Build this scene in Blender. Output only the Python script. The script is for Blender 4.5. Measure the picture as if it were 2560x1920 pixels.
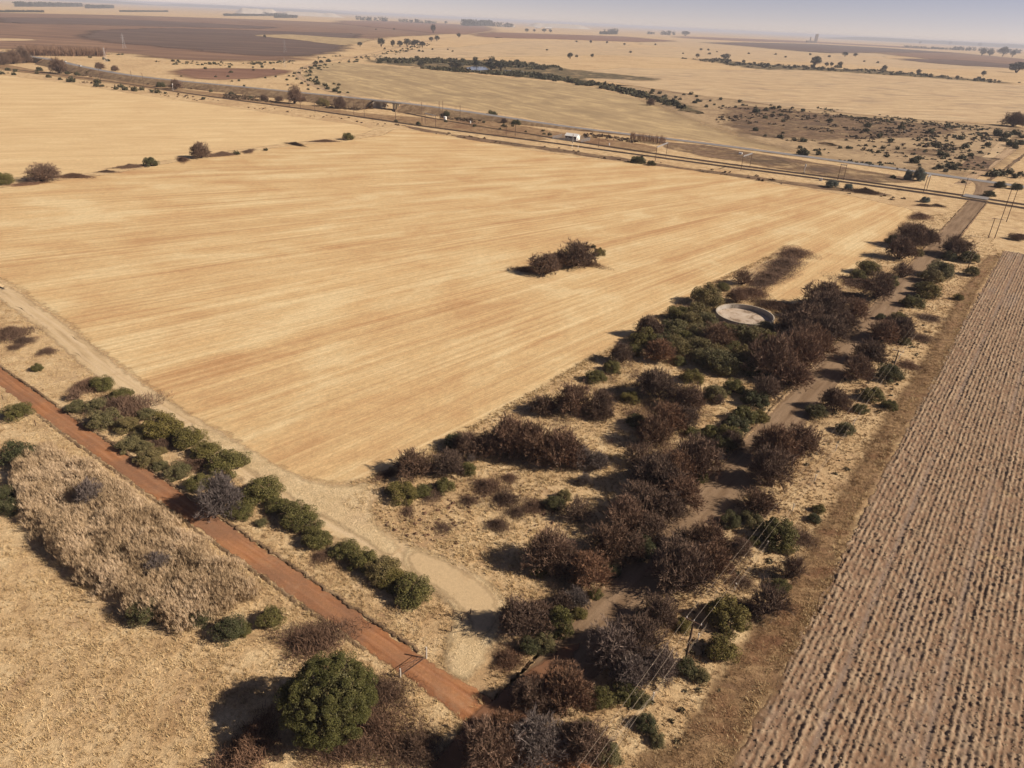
import bpy, math, random
import numpy as np
from mathutils import Vector, Matrix, Quaternion
from mathutils.geometry import tessellate_polygon

for o in list(bpy.data.objects): bpy.data.objects.remove(o)
S = bpy.context.scene
COL = S.collection
R = math.radians

# ------------------------------------------------------------------ camera
F = 1800.0; ROLL = R(2.8); CAMH = 75.0
PITCH = math.atan((960 - 50) * math.cos(ROLL) / F)      # camera looks this far below the horizon
cd = bpy.data.cameras.new('camera'); cam = bpy.data.objects.new('camera', cd); COL.objects.link(cam)
cd.sensor_width = 36; cd.lens = 36 * F / 2560; cd.clip_start = 0.5; cd.clip_end = 200000
cam.location = (0, 0, CAMH)
cam.rotation_mode = 'QUATERNION'
cam.rotation_quaternion = Matrix.Rotation(math.pi / 2 - PITCH, 3, 'X').to_quaternion() @ Quaternion((0, 0, 1), ROLL)
S.camera = cam
S.render.resolution_x = 1024; S.render.resolution_y = 768

# ------------------------------------------------------------------ sky, sun, exposure
SUN_EL = R(33); SUN_AZ = R(-9)
w = bpy.data.worlds.new("World"); S.world = w; w.use_nodes = True
wn = w.node_tree; bg = wn.nodes['Background']
sky = wn.nodes.new('ShaderNodeTexSky'); sky.sky_type = 'NISHITA'; sky.sun_disc = False
sky.sun_elevation = SUN_EL; sky.sun_rotation = math.pi / 2 - SUN_AZ
sky.altitude = 3000; sky.air_density = 0.6; sky.dust_density = 0.1; sky.ozone_density = 0.0
tint = wn.nodes.new('ShaderNodeMix'); tint.data_type = 'RGBA'; tint.blend_type = 'MULTIPLY'; tint.inputs[0].default_value = 1.0
tint.inputs[7].default_value = (1.0, 0.725, 0.675, 1)          # dusty winter air: lilac rather than blue
wn.links.new(sky.outputs[0], tint.inputs[6]); wn.links.new(tint.outputs[2], bg.inputs[0]); bg.inputs[1].default_value = 0.077
sd = bpy.data.lights.new('sun', 'SUN'); sun = bpy.data.objects.new('sun', sd); COL.objects.link(sun)
sd.energy = 5.0; sd.angle = R(0.6); sd.color = (1.0, 0.875, 0.725)
SV = Vector((math.cos(SUN_EL) * math.cos(SUN_AZ), math.cos(SUN_EL) * math.sin(SUN_AZ), math.sin(SUN_EL)))
sun.rotation_mode = 'QUATERNION'; sun.rotation_quaternion = SV.to_track_quat('Z', 'Y'); sun.location = (60, -20, 120)
S.view_settings.view_transform = 'Standard'; S.view_settings.look = 'None'
S.view_settings.exposure = 0.50; S.view_settings.gamma = 1.0
S.cycles.max_bounces = 5; S.cycles.diffuse_bounces = 2; S.cycles.transparent_max_bounces = 12

# ------------------------------------------------------------------ survey: photo pixel (2560x1920) -> point at height z
def ray(px, py):
    x = (px - 1280) / F; y = -(py - 960) / F
    s, c = math.sin(ROLL), math.cos(ROLL)
    a = x * c - y * s; b = x * s + y * c
    return np.array([a, math.cos(PITCH) + b * math.sin(PITCH), -math.sin(PITCH) + b * math.cos(PITCH)])
def P(px, py, z=0.0):
    r = ray(px, py); t = (z - CAMH) / min(r[2], -0.0025)
    return np.array([r[0] * t, r[1] * t, z])
def PP(pts, z=0.0): return np.array([P(p[0], p[1], p[2] if len(p) > 2 else z) for p in pts])
def mpp(p): return float(np.linalg.norm(np.asarray(p) - np.array([0, 0, CAMH]))) / F     # metres per photo pixel there
def hgt(base, top):
    B = P(*base); r = ray(*top); return CAMH + r[2] * math.hypot(B[0], B[1]) / math.hypot(r[0], r[1])

# ------------------------------------------------------------------ mesh helpers
def fmesh(name, V, *faces):
    V = np.asarray(V, dtype=np.float32).reshape(-1, 3)
    me = bpy.data.meshes.new(name)
    me.vertices.add(len(V)); me.vertices.foreach_set('co', V.ravel())
    idx = []; st = []; o = 0
    for f in faces:
        f = np.asarray(f, dtype=np.int32)
        if f.size == 0: continue
        idx.append(f.ravel()); st.append(o + np.arange(len(f)) * f.shape[1]); o += f.size
    idx = np.concatenate(idx); st = np.concatenate(st)
    me.loops.add(len(idx)); me.loops.foreach_set('vertex_index', idx)
    me.polygons.add(len(st)); me.polygons.foreach_set('loop_start', st.astype(np.int32))
    me.update(calc_edges=True)
    return me
def attr(me, name, vals):
    a = me.attributes.new(name, 'FLOAT', 'POINT'); a.data.foreach_set('value', np.asarray(vals, dtype=np.float32))
def obj(name, me, mat=None, parent=None, smooth=False):
    o = bpy.data.objects.new(name, me); COL.objects.link(o)
    if mat is not None: me.materials.append(mat)
    if parent is not None: o.parent = parent
    if smooth: me.polygons.foreach_set('use_smooth', np.ones(len(me.polygons), dtype=bool))
    return o
def empty(name, loc, rz=0.0):
    o = bpy.data.objects.new(name, None); COL.objects.link(o); o.empty_display_size = 0.5
    o.location = loc; o.rotation_euler = (0, 0, rz); return o
def tag(o, label=None, cat=None, group=None, kind=None):
    if label: o['label'] = label
    if cat: o['category'] = cat
    if group: o['group'] = group
    if kind: o['kind'] = kind
    return o
class MB:
    "collects boxes, bars, tubes into one mesh"
    def __init__(s): s.v = []; s.f = []
    def add(s, vs, fs):
        k = len(s.v); s.v += [tuple(map(float, v)) for v in vs]; s.f += [tuple(i + k for i in f) for f in fs]; return s
    def box(s, c, d, M=None):
        x, y, z = d[0] / 2, d[1] / 2, d[2] / 2
        vs = [Vector((a * x, b * y, e * z)) for a in (-1, 1) for b in (-1, 1) for e in (-1, 1)]
        if M is not None: vs = [M @ v for v in vs]
        return s.add([v + Vector(c) for v in vs], [(0, 1, 3, 2), (4, 6, 7, 5), (0, 4, 5, 1), (2, 3, 7, 6), (0, 2, 6, 4), (1, 5, 7, 3)])
    def tube(s, pts, rad, n=6, cap=True):
        pts = [Vector(p) for p in pts]; m = len(pts)
        rad = rad if hasattr(rad, '__len__') else [rad] * m
        vs = []
        for i, p in enumerate(pts):
            t = (pts[min(i + 1, m - 1)] - pts[max(i - 1, 0)]).normalized()
            a = t.orthogonal().normalized() if abs(t.z) > .9 else t.cross(Vector((0, 0, 1))).normalized()
            b = t.cross(a)
            for k in range(n):
                q = 2 * math.pi * k / n; vs.append(p + (a * math.cos(q) + b * math.sin(q)) * rad[i])
        fs = [(i * n + k, i * n + (k + 1) % n, (i + 1) * n + (k + 1) % n, (i + 1) * n + k) for i in range(m - 1) for k in range(n)]
        if cap: fs += [tuple(range(n))[::-1], tuple((m - 1) * n + k for k in range(n))]
        return s.add(vs, fs)
    def bar(s, a, b, wd=.1, ht=.1):
        a, b = Vector(a), Vector(b); t = (b - a); L = t.length; q = t.to_track_quat('X', 'Z').to_matrix()
        return s.box((a + b) / 2, (L, wd, ht), q)
    def build(s, name, mat, parent=None, bevel=0):
        me = bpy.data.meshes.new(name); me.from_pydata(s.v, [], s.f); me.update()
        o = obj(name, me, mat, parent)
        if bevel:
            b = o.modifiers.new('bevel', 'BEVEL'); b.width = bevel; b.segments = 1; b.limit_method = 'ANGLE'
        return o

# ------------------------------------------------------------------ material helpers
class N:
    def __init__(s, name, rough=0.95, spec=0.1):
        s.m = bpy.data.materials.new(name); s.m.use_nodes = True; s.t = s.m.node_tree
        s.b = s.t.nodes['Principled BSDF']; s.out = s.t.nodes['Material Output']
        s.b.inputs['Roughness'].default_value = rough; s.b.inputs['Specular IOR Level'].default_value = spec
        s._p = None
    def nd(s, ty, **k):
        n = s.t.nodes.new(ty)
        for a, v in k.items(): setattr(n, a, v)
        return n
    def set(s, sock, v):
        if isinstance(v, bpy.types.NodeSocket): s.t.links.new(v, sock)
        elif hasattr(v, '__len__') and len(v) == 3 and sock.type == 'RGBA': sock.default_value = (*v, 1)
        else: sock.default_value = v
    def pos(s):
        if s._p is None: s._p = s.nd('ShaderNodeNewGeometry').outputs['Position']
        return s._p
    def mapv(s, vec, scale=(1, 1, 1), rot=0, loc=(0, 0, 0)):
        n = s.nd('ShaderNodeMapping'); s.set(n.inputs[0], vec); n.inputs['Scale'].default_value = scale
        n.inputs['Rotation'].default_value = (0, 0, rot); n.inputs['Location'].default_value = loc
        return n.outputs[0]
    def noise(s, scale, detail=4, rough=.55, dist=0, vec=None):
        n = s.nd('ShaderNodeTexNoise'); s.set(n.inputs['Vector'], vec if vec is not None else s.pos())
        n.inputs['Scale'].default_value = scale; n.inputs['Detail'].default_value = detail
        n.inputs['Roughness'].default_value = rough; n.inputs['Distortion'].default_value = dist
        return n.outputs[0]
    def vor(s, scale, vec=None, feature='F1', out=0):
        n = s.nd('ShaderNodeTexVoronoi', feature=feature); s.set(n.inputs['Vector'], vec if vec is not None else s.pos())
        n.inputs['Scale'].default_value = scale; return n.outputs[out]
    def ramp(s, f, stops):
        n = s.nd('ShaderNodeValToRGB'); s.set(n.inputs[0], f); e = n.color_ramp.elements
        while len(e) < len(stops): e.new(.5)
        for i, (p, c) in enumerate(stops): e[i].position = p; e[i].color = (*c, 1) if hasattr(c, '__len__') else (c, c, c, 1)
        return n.outputs[0]
    def mix(s, f, a, b, blend='MIX'):
        n = s.nd('ShaderNodeMix', data_type='RGBA', blend_type=blend)
        s.set(n.inputs[0], f); s.set(n.inputs[6], a); s.set(n.inputs[7], b); return n.outputs[2]
    def math(s, op, a, b=0.0, c=None):
        n = s.nd('ShaderNodeMath', operation=op); s.set(n.inputs[0], a); s.set(n.inputs[1], b)
        if c is not None: s.set(n.inputs[2], c)
        return n.outputs[0]
    def mr(s, v, a, b, c=0.0, d=1.0):
        n = s.nd('ShaderNodeMapRange'); n.clamp = True; s.set(n.inputs[0], v)
        for i, q in enumerate((a, b, c, d)): n.inputs[i + 1].default_value = q
        return n.outputs[0]
    def at(s, name): return s.nd('ShaderNodeAttribute', attribute_name=name).outputs['Fac']
    def rnd(s): return s.nd('ShaderNodeObjectInfo').outputs['Random']
    def sep(s, v):
        n = s.nd('ShaderNodeSeparateXYZ'); s.set(n.inputs[0], v); return n.outputs
    def comb(s, x, y, z=0.0):
        n = s.nd('ShaderNodeCombineXYZ')
        for i, q in enumerate((x, y, z)): s.set(n.inputs[i], q)
        return n.outputs[0]
    def color(s, c): s.set(s.b.inputs['Base Color'], c); return s
    def val(s, col, f, lo, hi):       # multiply brightness by noise
        return s.mix(1.0, col, s.ramp(f, [(0.0, lo), (1.0, hi)]), 'MULTIPLY')
    def bump(s, h, strength=.5, dist=.2):
        n = s.nd('ShaderNodeBump'); n.inputs['Strength'].default_value = strength; n.inputs['Distance'].default_value = dist
        s.set(n.inputs['Height'], h); s.t.links.new(n.outputs[0], s.b.inputs['Normal']); return s
    def edge(s, scale=.6, amount=.9, soft=.08):   # ragged sheet border: the 'edge' attribute runs 0 (rim) to 1 (inside)
        v = s.math('SUBTRACT', s.at('edge'), s.math('MULTIPLY', s.noise(scale, 5, .65), amount))
        f = s.mr(v, -soft, soft)
        mx = s.nd('ShaderNodeMixShader'); tr = s.nd('ShaderNodeBsdfTransparent')
        s.t.links.new(f, mx.inputs[0]); s.t.links.new(tr.outputs[0], mx.inputs[1]); s.t.links.new(s.b.outputs[0], mx.inputs[2])
        s.t.links.new(mx.outputs[0], s.out.inputs[0]); return s

def plain(name, col, rough=.7, spec=.3, metal=0, var=.25, scale=3):
    n = N(name, rough, spec); n.b.inputs['Metallic'].default_value = metal
    n.color(n.val(col, n.noise(scale, 4), 1 - var, 1 + var)); return n.m

def veld(name, dark, mid, light, accent, big=.02, acc=(.5, .62), edge=None, rot=0.0, stretch=1.0, bump=.7, fine=1.0, specks=False):
    n = N(name); p = n.mapv(n.pos(), (1, stretch, 1), rot) if stretch != 1 else n.pos()
    c = n.ramp(n.noise(.22, 7, .62, .4, p), [(.30, dark), (.47, mid), (.66, light)])
    c = n.mix(n.mr(n.noise(big, 5, .6, .5, p), acc[0], acc[1]), c, n.mix(.6, c, accent))
    c = n.mix(n.mr(n.noise(big * .35, 3, .5), .42, .62, 0, .55), c, n.mix(.55, c, light))
    f1 = n.noise(1.7, 5, .7, 1.2); f2 = n.noise(7, 3, .7, 1.0)
    c = n.val(c, f1, 1 - .75 * fine, 1 + .75 * fine); c = n.val(c, f2, 1 - .55 * fine, 1 + .55 * fine)
    if specks:
        c = n.mix(n.mr(n.noise(1.1, 5, .75, .8), .60, .68, 0, .65), c, (.20, .125, .075))
        c = n.mix(n.mr(n.noise(.11, 5, .65, .6), .56, .70, 0, .6), c, (.34, .21, .125))
    n.color(c); n.bump(n.math('ADD', n.math('MULTIPLY', f1, .7), n.math('MULTIPLY', f2, .3)), bump, .45)
    if edge: n.edge(*edge)
    return n.m

# apex of the fan of drill rows in the stubble
AX, AY = 420.0, 640.0
def stubble(name, dark, mid, light, fan=True, rot=0.0, edge=(.5, .85, .12), contrast=1.0, grey=None):
    n = N(name)
    if fan:
        x, y, _ = n.sep(n.pos())
        dx = n.math('SUBTRACT', AX, x); dy = n.math('SUBTRACT', AY, y)
        r = n.math('SQRT', n.math('ADD', n.math('MULTIPLY', dx, dx), n.math('MULTIPLY', dy, dy)))
        s_ = n.math('MULTIPLY', n.math('ARCTAN2', dy, dx), 520.0); base = n.comb(r, s_)
    else: base = n.mapv(n.pos(), (1, 1, 1), rot)
    a = n.noise(1, 3, .5, 0, n.mapv(base, (.0035, .11, 1)))              # broad bands along the rows
    b = n.noise(1, 4, .6, 0, n.mapv(base, (.007, .62, 1), 0, (7, 3, 0)))  # straight harvest lines
    h = n.noise(1, 3, .6, 0, n.mapv(base, (.012, 1.7, 1), 0, (17, 3, 0)))
    d = n.noise(1, 6, .65, .4, n.mapv(base, (.028, .060, 1), 0, (31, 9, 0)))  # pale and bare patches
    e = n.noise(1, 4, .7, .5, n.mapv(base, (.5, 1.6, 1)))
    g = n.noise(1, 3, .75, .8, n.mapv(base, (2.2, 4.5, 1), 0, (3, 5, 0)))
    f = n.math('ADD', n.math('ADD', n.math('MULTIPLY', a, .24), n.math('MULTIPLY', b, .22)), n.math('ADD', n.math('MULTIPLY', h, .16), n.math('MULTIPLY', d, .38)))
    c = n.ramp(f, [(.5 - .10 / contrast, dark), (.5, mid), (.5 + .08 / contrast, light)])
    if grey: c = n.mix(n.mr(n.noise(.016, 4, .6, .5), .52, .66, 0, .7), c, grey)
    c = n.mix(n.mr(d, .58, .64, 0, .55), c, light)
    c = n.val(c, e, .66, 1.34); c = n.val(c, g, .60, 1.40); c = n.val(c, b, .86, 1.14); c = n.val(c, h, .86, 1.14)
    c = n.val(c, n.noise(.9, 4, .7, 1.0), .82, 1.18)
    c = n.mix(n.mr(n.noise(1, 4, .7, .5, n.mapv(base, (.11, .5, 1), 0, (90, 3, 0))), .64, .74, 0, .5), c, dark)
    c = n.mix(n.mr(n.noise(.035, 6, .72, .8), .56, .70, 0, .5), c, dark)
    n.color(c); n.bump(n.math('ADD', e, g), .55, .12); n.edge(*edge)
    return n.m

TAN_D, TAN_M, TAN_L = (.31, .195, .098), (.50, .345, .185), (.62, .465, .27)
mat_ground = veld('dry_veld', TAN_D, TAN_M, TAN_L, (.37, .235, .125), specks=True)
mat_stub = stubble('stubble', (.455, .268, .128), (.56, .39, .20), (.635, .49, .28), contrast=.95)
mat_stub2 = stubble('pale_stubble', (.50, .33, .175), (.60, .435, .235), (.66, .50, .285), rot=R(-28), fan=False, contrast=.7)
mat_stub3 = stubble('far_stubble', (.37, .25, .15), (.49, .355, .21), (.58, .44, .265), rot=R(-20), fan=False, grey=(.31, .225, .15))
mat_olive = stubble('grey_stubble', (.29, .205, .115), (.37, .27, .15), (.50, .37, .20), fan=False, rot=R(60), grey=(.26, .19, .11))
def soil(name, a, b, c, rot=0.0, edge=(.014, .95, .2)):
    n = N(name)
    p = n.mapv(n.pos(), (.004, .03, 1), rot)
    k = n.ramp(n.noise(1, 5, .6, .5, p), [(.36, a), (.52, b), (.68, c)])
    k = n.val(k, n.noise(.25, 5, .7), .75, 1.25); n.color(k); n.edge(*edge); return n.m
mat_brown = soil('red_brown_soil', (.14, .082, .058), (.21, .125, .083), (.31, .195, .12), R(-5))
mat_dark = soil('dark_soil', (.095, .064, .054), (.125, .085, .069), (.19, .122, .09), R(8))
mat_redsoil = soil('red_soil', (.17, .09, .06), (.22, .12, .08), (.28, .165, .105), R(0))
mat_scrubveld = veld('brown_scrub_veld', (.085, .052, .036), (.15, .092, .06), (.28, .19, .11), (.06, .045, .038), big=.03, edge=(.045, 1.75, .25), bump=.5)
mat_bed = veld('marsh_veld', (.055, .05, .028), (.10, .085, .045), (.20, .15, .085), (.04, .037, .024), big=.03, edge=(.045, 1.8, .25), bump=.4)
mat_bank = veld('bank_grass', (.10, .062, .038), (.20, .13, .075), (.34, .24, .14), (.12, .07, .045), big=.06, bump=.8)
mat_wverge = veld('verge_grass', (.13, .078, .042), (.24, .15, .08), (.36, .245, .135), (.16, .08, .045), big=.05, edge=(.7, .9, .12))
mat_redverge = veld('rusty_grass', (.13, .078, .045), (.22, .135, .07), (.34, .225, .12), (.17, .075, .042), big=.06, edge=(.35, 1.0, .25), rot=R(-53), stretch=3, specks=True)
def road(name, a, b, c, track, edge=(1.2, .9, .15), grass=None, old=None):
    n = N(name); u = n.nd('ShaderNodeUVMap').outputs[0]
    uv = n.mapv(u, (.05, 3.2, 1))
    k = n.ramp(n.noise(1, 5, .65, .3, uv), [(.34, a), (.5, b), (.66, c)])
    v = n.sep(u)[1]
    ww = n.math('ADD', v, n.math('MULTIPLY', n.math('SUBTRACT', n.noise(.12, 3), .5), .25))
    t = n.ramp(ww, [(.0, 0.), (.24, 0.), (.33, 1.), (.42, 0.), (.58, 0.), (.67, 1.), (.76, 0.), (1., 0.)])
    k = n.mix(n.math('MULTIPLY', n.sep(t)[0] if False else t, .55), k, track)
    if grass: k = n.mix(n.mr(n.noise(.22, 5, .7), .56, .68, 0, .6), k, grass)
    if old: k = n.mix(n.mr(n.noise(.09, 5, .65), .42, .60, 0, .8), k, old)
    f = n.noise(2.5, 5, .7); g = n.noise(9, 3, .7)
    k = n.val(k, f, .7, 1.3); k = n.val(k, g, .72, 1.28); n.color(k); n.bump(n.math('ADD', f, g), .35, .15)
    if edge: n.edge(*edge)
    return n.m
mat_gravel = road('gravel', (.165, .106, .064), (.22, .148, .091), (.285, .198, .127), (.27, .185, .118))
mat_red = road('red_earth', (.25, .105, .047), (.33, .148, .066), (.38, .19, .092), (.45, .225, .12), grass=(.36, .22, .13), old=(.23, .125, .075))
mat_pale = road('pale_earth', (.42, .30, .17), (.54, .40, .235), (.60, .46, .285), (.60, .46, .30), edge=(.6, .95, .25), grass=(.45, .31, .17))
mat_palegrass = veld('pale_grass', (.46, .33, .18), (.55, .41, .235), (.62, .48, .29), (.46, .32, .19), big=.08, edge=(.45, 1.0, .3))
mat_lightscrub = veld('scrubby_veld', (.20, .135, .08), (.33, .23, .135), (.46, .335, .195), (.15, .10, .065), big=.022, edge=(.02, .95, .3), bump=.4)
mat_farm = road('farm_track_earth', (.28, .19, .11), (.38, .26, .16), (.46, .33, .20), (.48, .35, .22), edge=(.3, .9, .2))
mat_tar = road('worn_tar', (.19, .18, .18), (.235, .222, .22), (.28, .265, .26), (.26, .245, .24), edge=None)
mat_ballast = road('brown_ballast', (.055, .038, .030), (.08, .056, .044), (.12, .085, .065), (.06, .044, .036), edge=(.8, .8, .15))

# ------------------------------------------------------------------ sheets and strips
def resample(p, step):
    p = np.asarray(p, float); d = np.linalg.norm(np.diff(p, axis=0), axis=1); s = np.r_[0, np.cumsum(d)]
    n = max(2, int(s[-1] / step) + 1); q = np.linspace(0, s[-1], n)
    return np.stack([np.interp(q, s, p[:, k]) for k in range(p.shape[1])], 1), q
def smooth(p, it=2):
    p = np.asarray(p, float)
    for _ in range(it):
        q = [p[0]]
        for a, b in zip(p[:-1], p[1:]): q += [.75 * a + .25 * b, .25 * a + .75 * b]
        p = np.array(q + [p[-1]])
    return p
rg = np.random.default_rng(7); SHEETS = [0]
def sheet(name, px, z, mat, ew=1.5, step=3.0, jit=.4, world=False, kind='structure', label=None, cat=None):
    p = np.asarray(px, float) if world else PP(px)
    SHEETS[0] += 1; z = z + .004 * SHEETS[0]
    p = p[:, :2]; c = np.vstack([p, p[:1]]); q, _ = resample(c, step); q = q[:-1]
    q = q + rg.normal(0, jit, q.shape)
    for _ in range(2 if ew > step else 0): q = .5 * q + .25 * (np.roll(q, 1, 0) + np.roll(q, -1, 0))
    x, y = q[:, 0], q[:, 1]; area = .5 * np.sum(x * np.roll(y, -1) - np.roll(x, -1) * y)
    kw = int(np.clip(ew / step, 2, 8)); t = np.roll(q, -kw, 0) - np.roll(q, kw, 0); t /= np.linalg.norm(t, axis=1)[:, None] + 1e-9
    nrm = np.stack([-t[:, 1], t[:, 0]], 1) * (1 if area > 0 else -1)
    out = q - nrm * ew * .5; inn = q + nrm * ew * .5; n = len(q)
    tri = tessellate_polygon([[Vector((a, b, 0)) for a, b in inn]])
    V = np.vstack([np.c_[out, z - min(.012, z * .6) * rg.uniform(.6, 1, n)], np.c_[inn, z + rg.uniform(-.0015, .0015, n)]])
    i = np.arange(n); j = (i + 1) % n
    quads = np.stack([i, j, j + n, i + n], 1) if area > 0 else np.stack([j, i, i + n, j + n], 1)
    T = []
    for a, b, c2 in tri:
        A, B, C = inn[a], inn[b], inn[c2]; cr = (B[0] - A[0]) * (C[1] - A[1]) - (B[1] - A[1]) * (C[0] - A[0])
        T.append((a + n, b + n, c2 + n) if cr > 0 else (a + n, c2 + n, b + n))
    me = fmesh(name, V, quads, np.array(T)); attr(me, 'edge', np.r_[np.zeros(n), np.ones(n)])
    return tag(obj(name, me, mat), label, cat, kind=kind)
def strip(name, c, hw, z, mat, step=2.0, ew=.8, jit=.12, crown=0.0, kind='structure', it=2):
    c = smooth(np.asarray(c, float), it); c, s = resample(c, step); n = len(c)
    if c.shape[1] < 3: c = np.c_[c, np.zeros(n)]
    hw = np.interp(s, np.linspace(0, s[-1], len(hw)), hw) if hasattr(hw, '__len__') else np.full(n, hw)
    t = np.gradient(c[:, :2], axis=0); t /= np.linalg.norm(t, axis=1)[:, None]
    nr = np.stack([-t[:, 1], t[:, 0]], 1)
    ks = [-1, -.999, -.5, 0, .5, .999, 1]; V = []; E = []; U = []
    for k in ks:
        sgn = np.sign(k); off = k * hw
        if abs(k) == 1: off = off + sgn * ew / 2 + rg.normal(0, jit, n)
        elif abs(k) > .9: off = off - sgn * ew / 2 + rg.normal(0, jit, n)
        V.append(np.c_[c[:, :2] + nr * off[:, None], c[:, 2] + z + crown * (1 - abs(k)) + np.arange(n) * 1e-4]); E.append(np.full(n, 0. if abs(k) == 1 else 1.))
        U.append(np.c_[s, np.full(n, (k + 1) / 2)])
    V = np.vstack(V); fs = []
    i = np.arange(n - 1)
    for a in range(len(ks) - 1): fs.append(np.stack([a * n + i, a * n + i + 1, (a + 1) * n + i + 1, (a + 1) * n + i], 1)[:, ::-1])
    me = fmesh(name, V, *fs); attr(me, 'edge', np.concatenate(E)); U = np.vstack(U)
    uv = me.uv_layers.new(name='UVMap'); li = np.empty(len(me.loops), dtype=np.int32); me.loops.foreach_get('vertex_index', li)
    uv.data.foreach_set('uv', U[li].astype(np.float32).ravel())
    o = obj(name, me, mat); return tag(o, kind=kind) if kind else o
def inside(pts, poly):
    poly = np.asarray(poly)[:, :2]; x, y = pts[:, 0], pts[:, 1]; r = np.zeros(len(pts), bool); j = len(poly) - 1
    for i in range(len(poly)):
        xi, yi = poly[i]; xj, yj = poly[j]
        r ^= ((yi > y) != (yj > y)) & (x < (xj - xi) * (y - yi) / (yj - yi + 1e-12) + xi); j = i
    return r
def distline(pts, line):
    line = np.asarray(line)[:, :2]; d = np.full(len(pts), 1e9)
    for a, b in zip(line[:-1], line[1:]):
        ab = b - a; t = np.clip(((pts[:, :2] - a) @ ab) / (ab @ ab), 0, 1)
        d = np.minimum(d, np.linalg.norm(pts[:, :2] - (a + t[:, None] * ab), axis=1))
    return d
# ================================================================== THE SETTING
Rg = 70000.0
gv = [(0, 0)]; rings = [150, 600, 2500, 10000, Rg]; K = 48; V = [(0, 0, 0)]
for r_ in rings: V += [(r_ * math.cos(2 * math.pi * k / K), r_ * math.sin(2 * math.pi * k / K), 0) for k in range(K)]
tr_ = [(0, 1 + k, 1 + (k + 1) % K) for k in range(K)]
qd_ = [(1 + a * K + k, 1 + (a + 1) * K + k, 1 + (a + 1) * K + (k + 1) % K, 1 + a * K + (k + 1) % K) for a in range(len(rings) - 1) for k in range(K)]
tag(obj('ground', fmesh('ground', V, tr_, qd_), mat_ground), kind='structure')

FIELD = [(-500, 545), (-250, 500), (0, 470), (110, 456), (260, 438), (505, 394), (700, 368), (860, 352), (960, 338), (990, 322), (1050, 328), (1213, 356), (1355, 380), (1492, 399), (1655, 415), (1800, 436),
    (1942, 461), (2105, 486), (2200, 506), (2283, 524), (2272, 545), (2200, 612), (2120, 690), (2060, 740), (2000, 762), (1930, 760), (1885, 745), (1868, 724), (1890, 705), (1933, 688), (1990, 645), (2008, 625),
    (1995, 610), (1964, 611), (1918, 641), (1828, 682), (1739, 732), (1652, 784), (1580, 835), (1500, 884), (1465, 897), (1390, 942), (1252, 1022), (1117, 1097), (1014, 1150), (960, 1176), (915, 1198), (870, 1208),
    (820, 1207), (765, 1194), (690, 1158), (600, 1102), (505, 1045), (400, 975), (311, 915), (233, 856), (117, 762), (0, 690), (-300, 560)]
F2 = [(-700, 130), (-300, 155), (0, 188), (130, 203), (389, 243), (583, 269), (760, 295), (900, 313), (940, 322), (905, 335), (860, 343), (700, 360), (505, 386), (260, 428), (0, 458), (-300, 495), (-700, 540)]
OL = [(752, 186), (800, 158), (860, 156), (960, 164), (1060, 173), (1150, 182), (1250, 193), (1350, 202), (1440, 211), (1530, 230), (1640, 259), (1710, 290), (1817, 331), (1920, 362), (2000, 384), (1900, 371), (1700, 344), (1550, 327), (1400, 309), (1250, 284), (1100, 261), (1000, 249), (900, 240), (830, 232), (775, 212)]
sheet('field', FIELD, .012, mat_stub, 6.5, 3, .5)
sheet('field', F2, .012, mat_stub2, 5, 8, .8)
sheet('field', OL, .03, mat_olive, 7, 12, 1.5)
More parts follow.
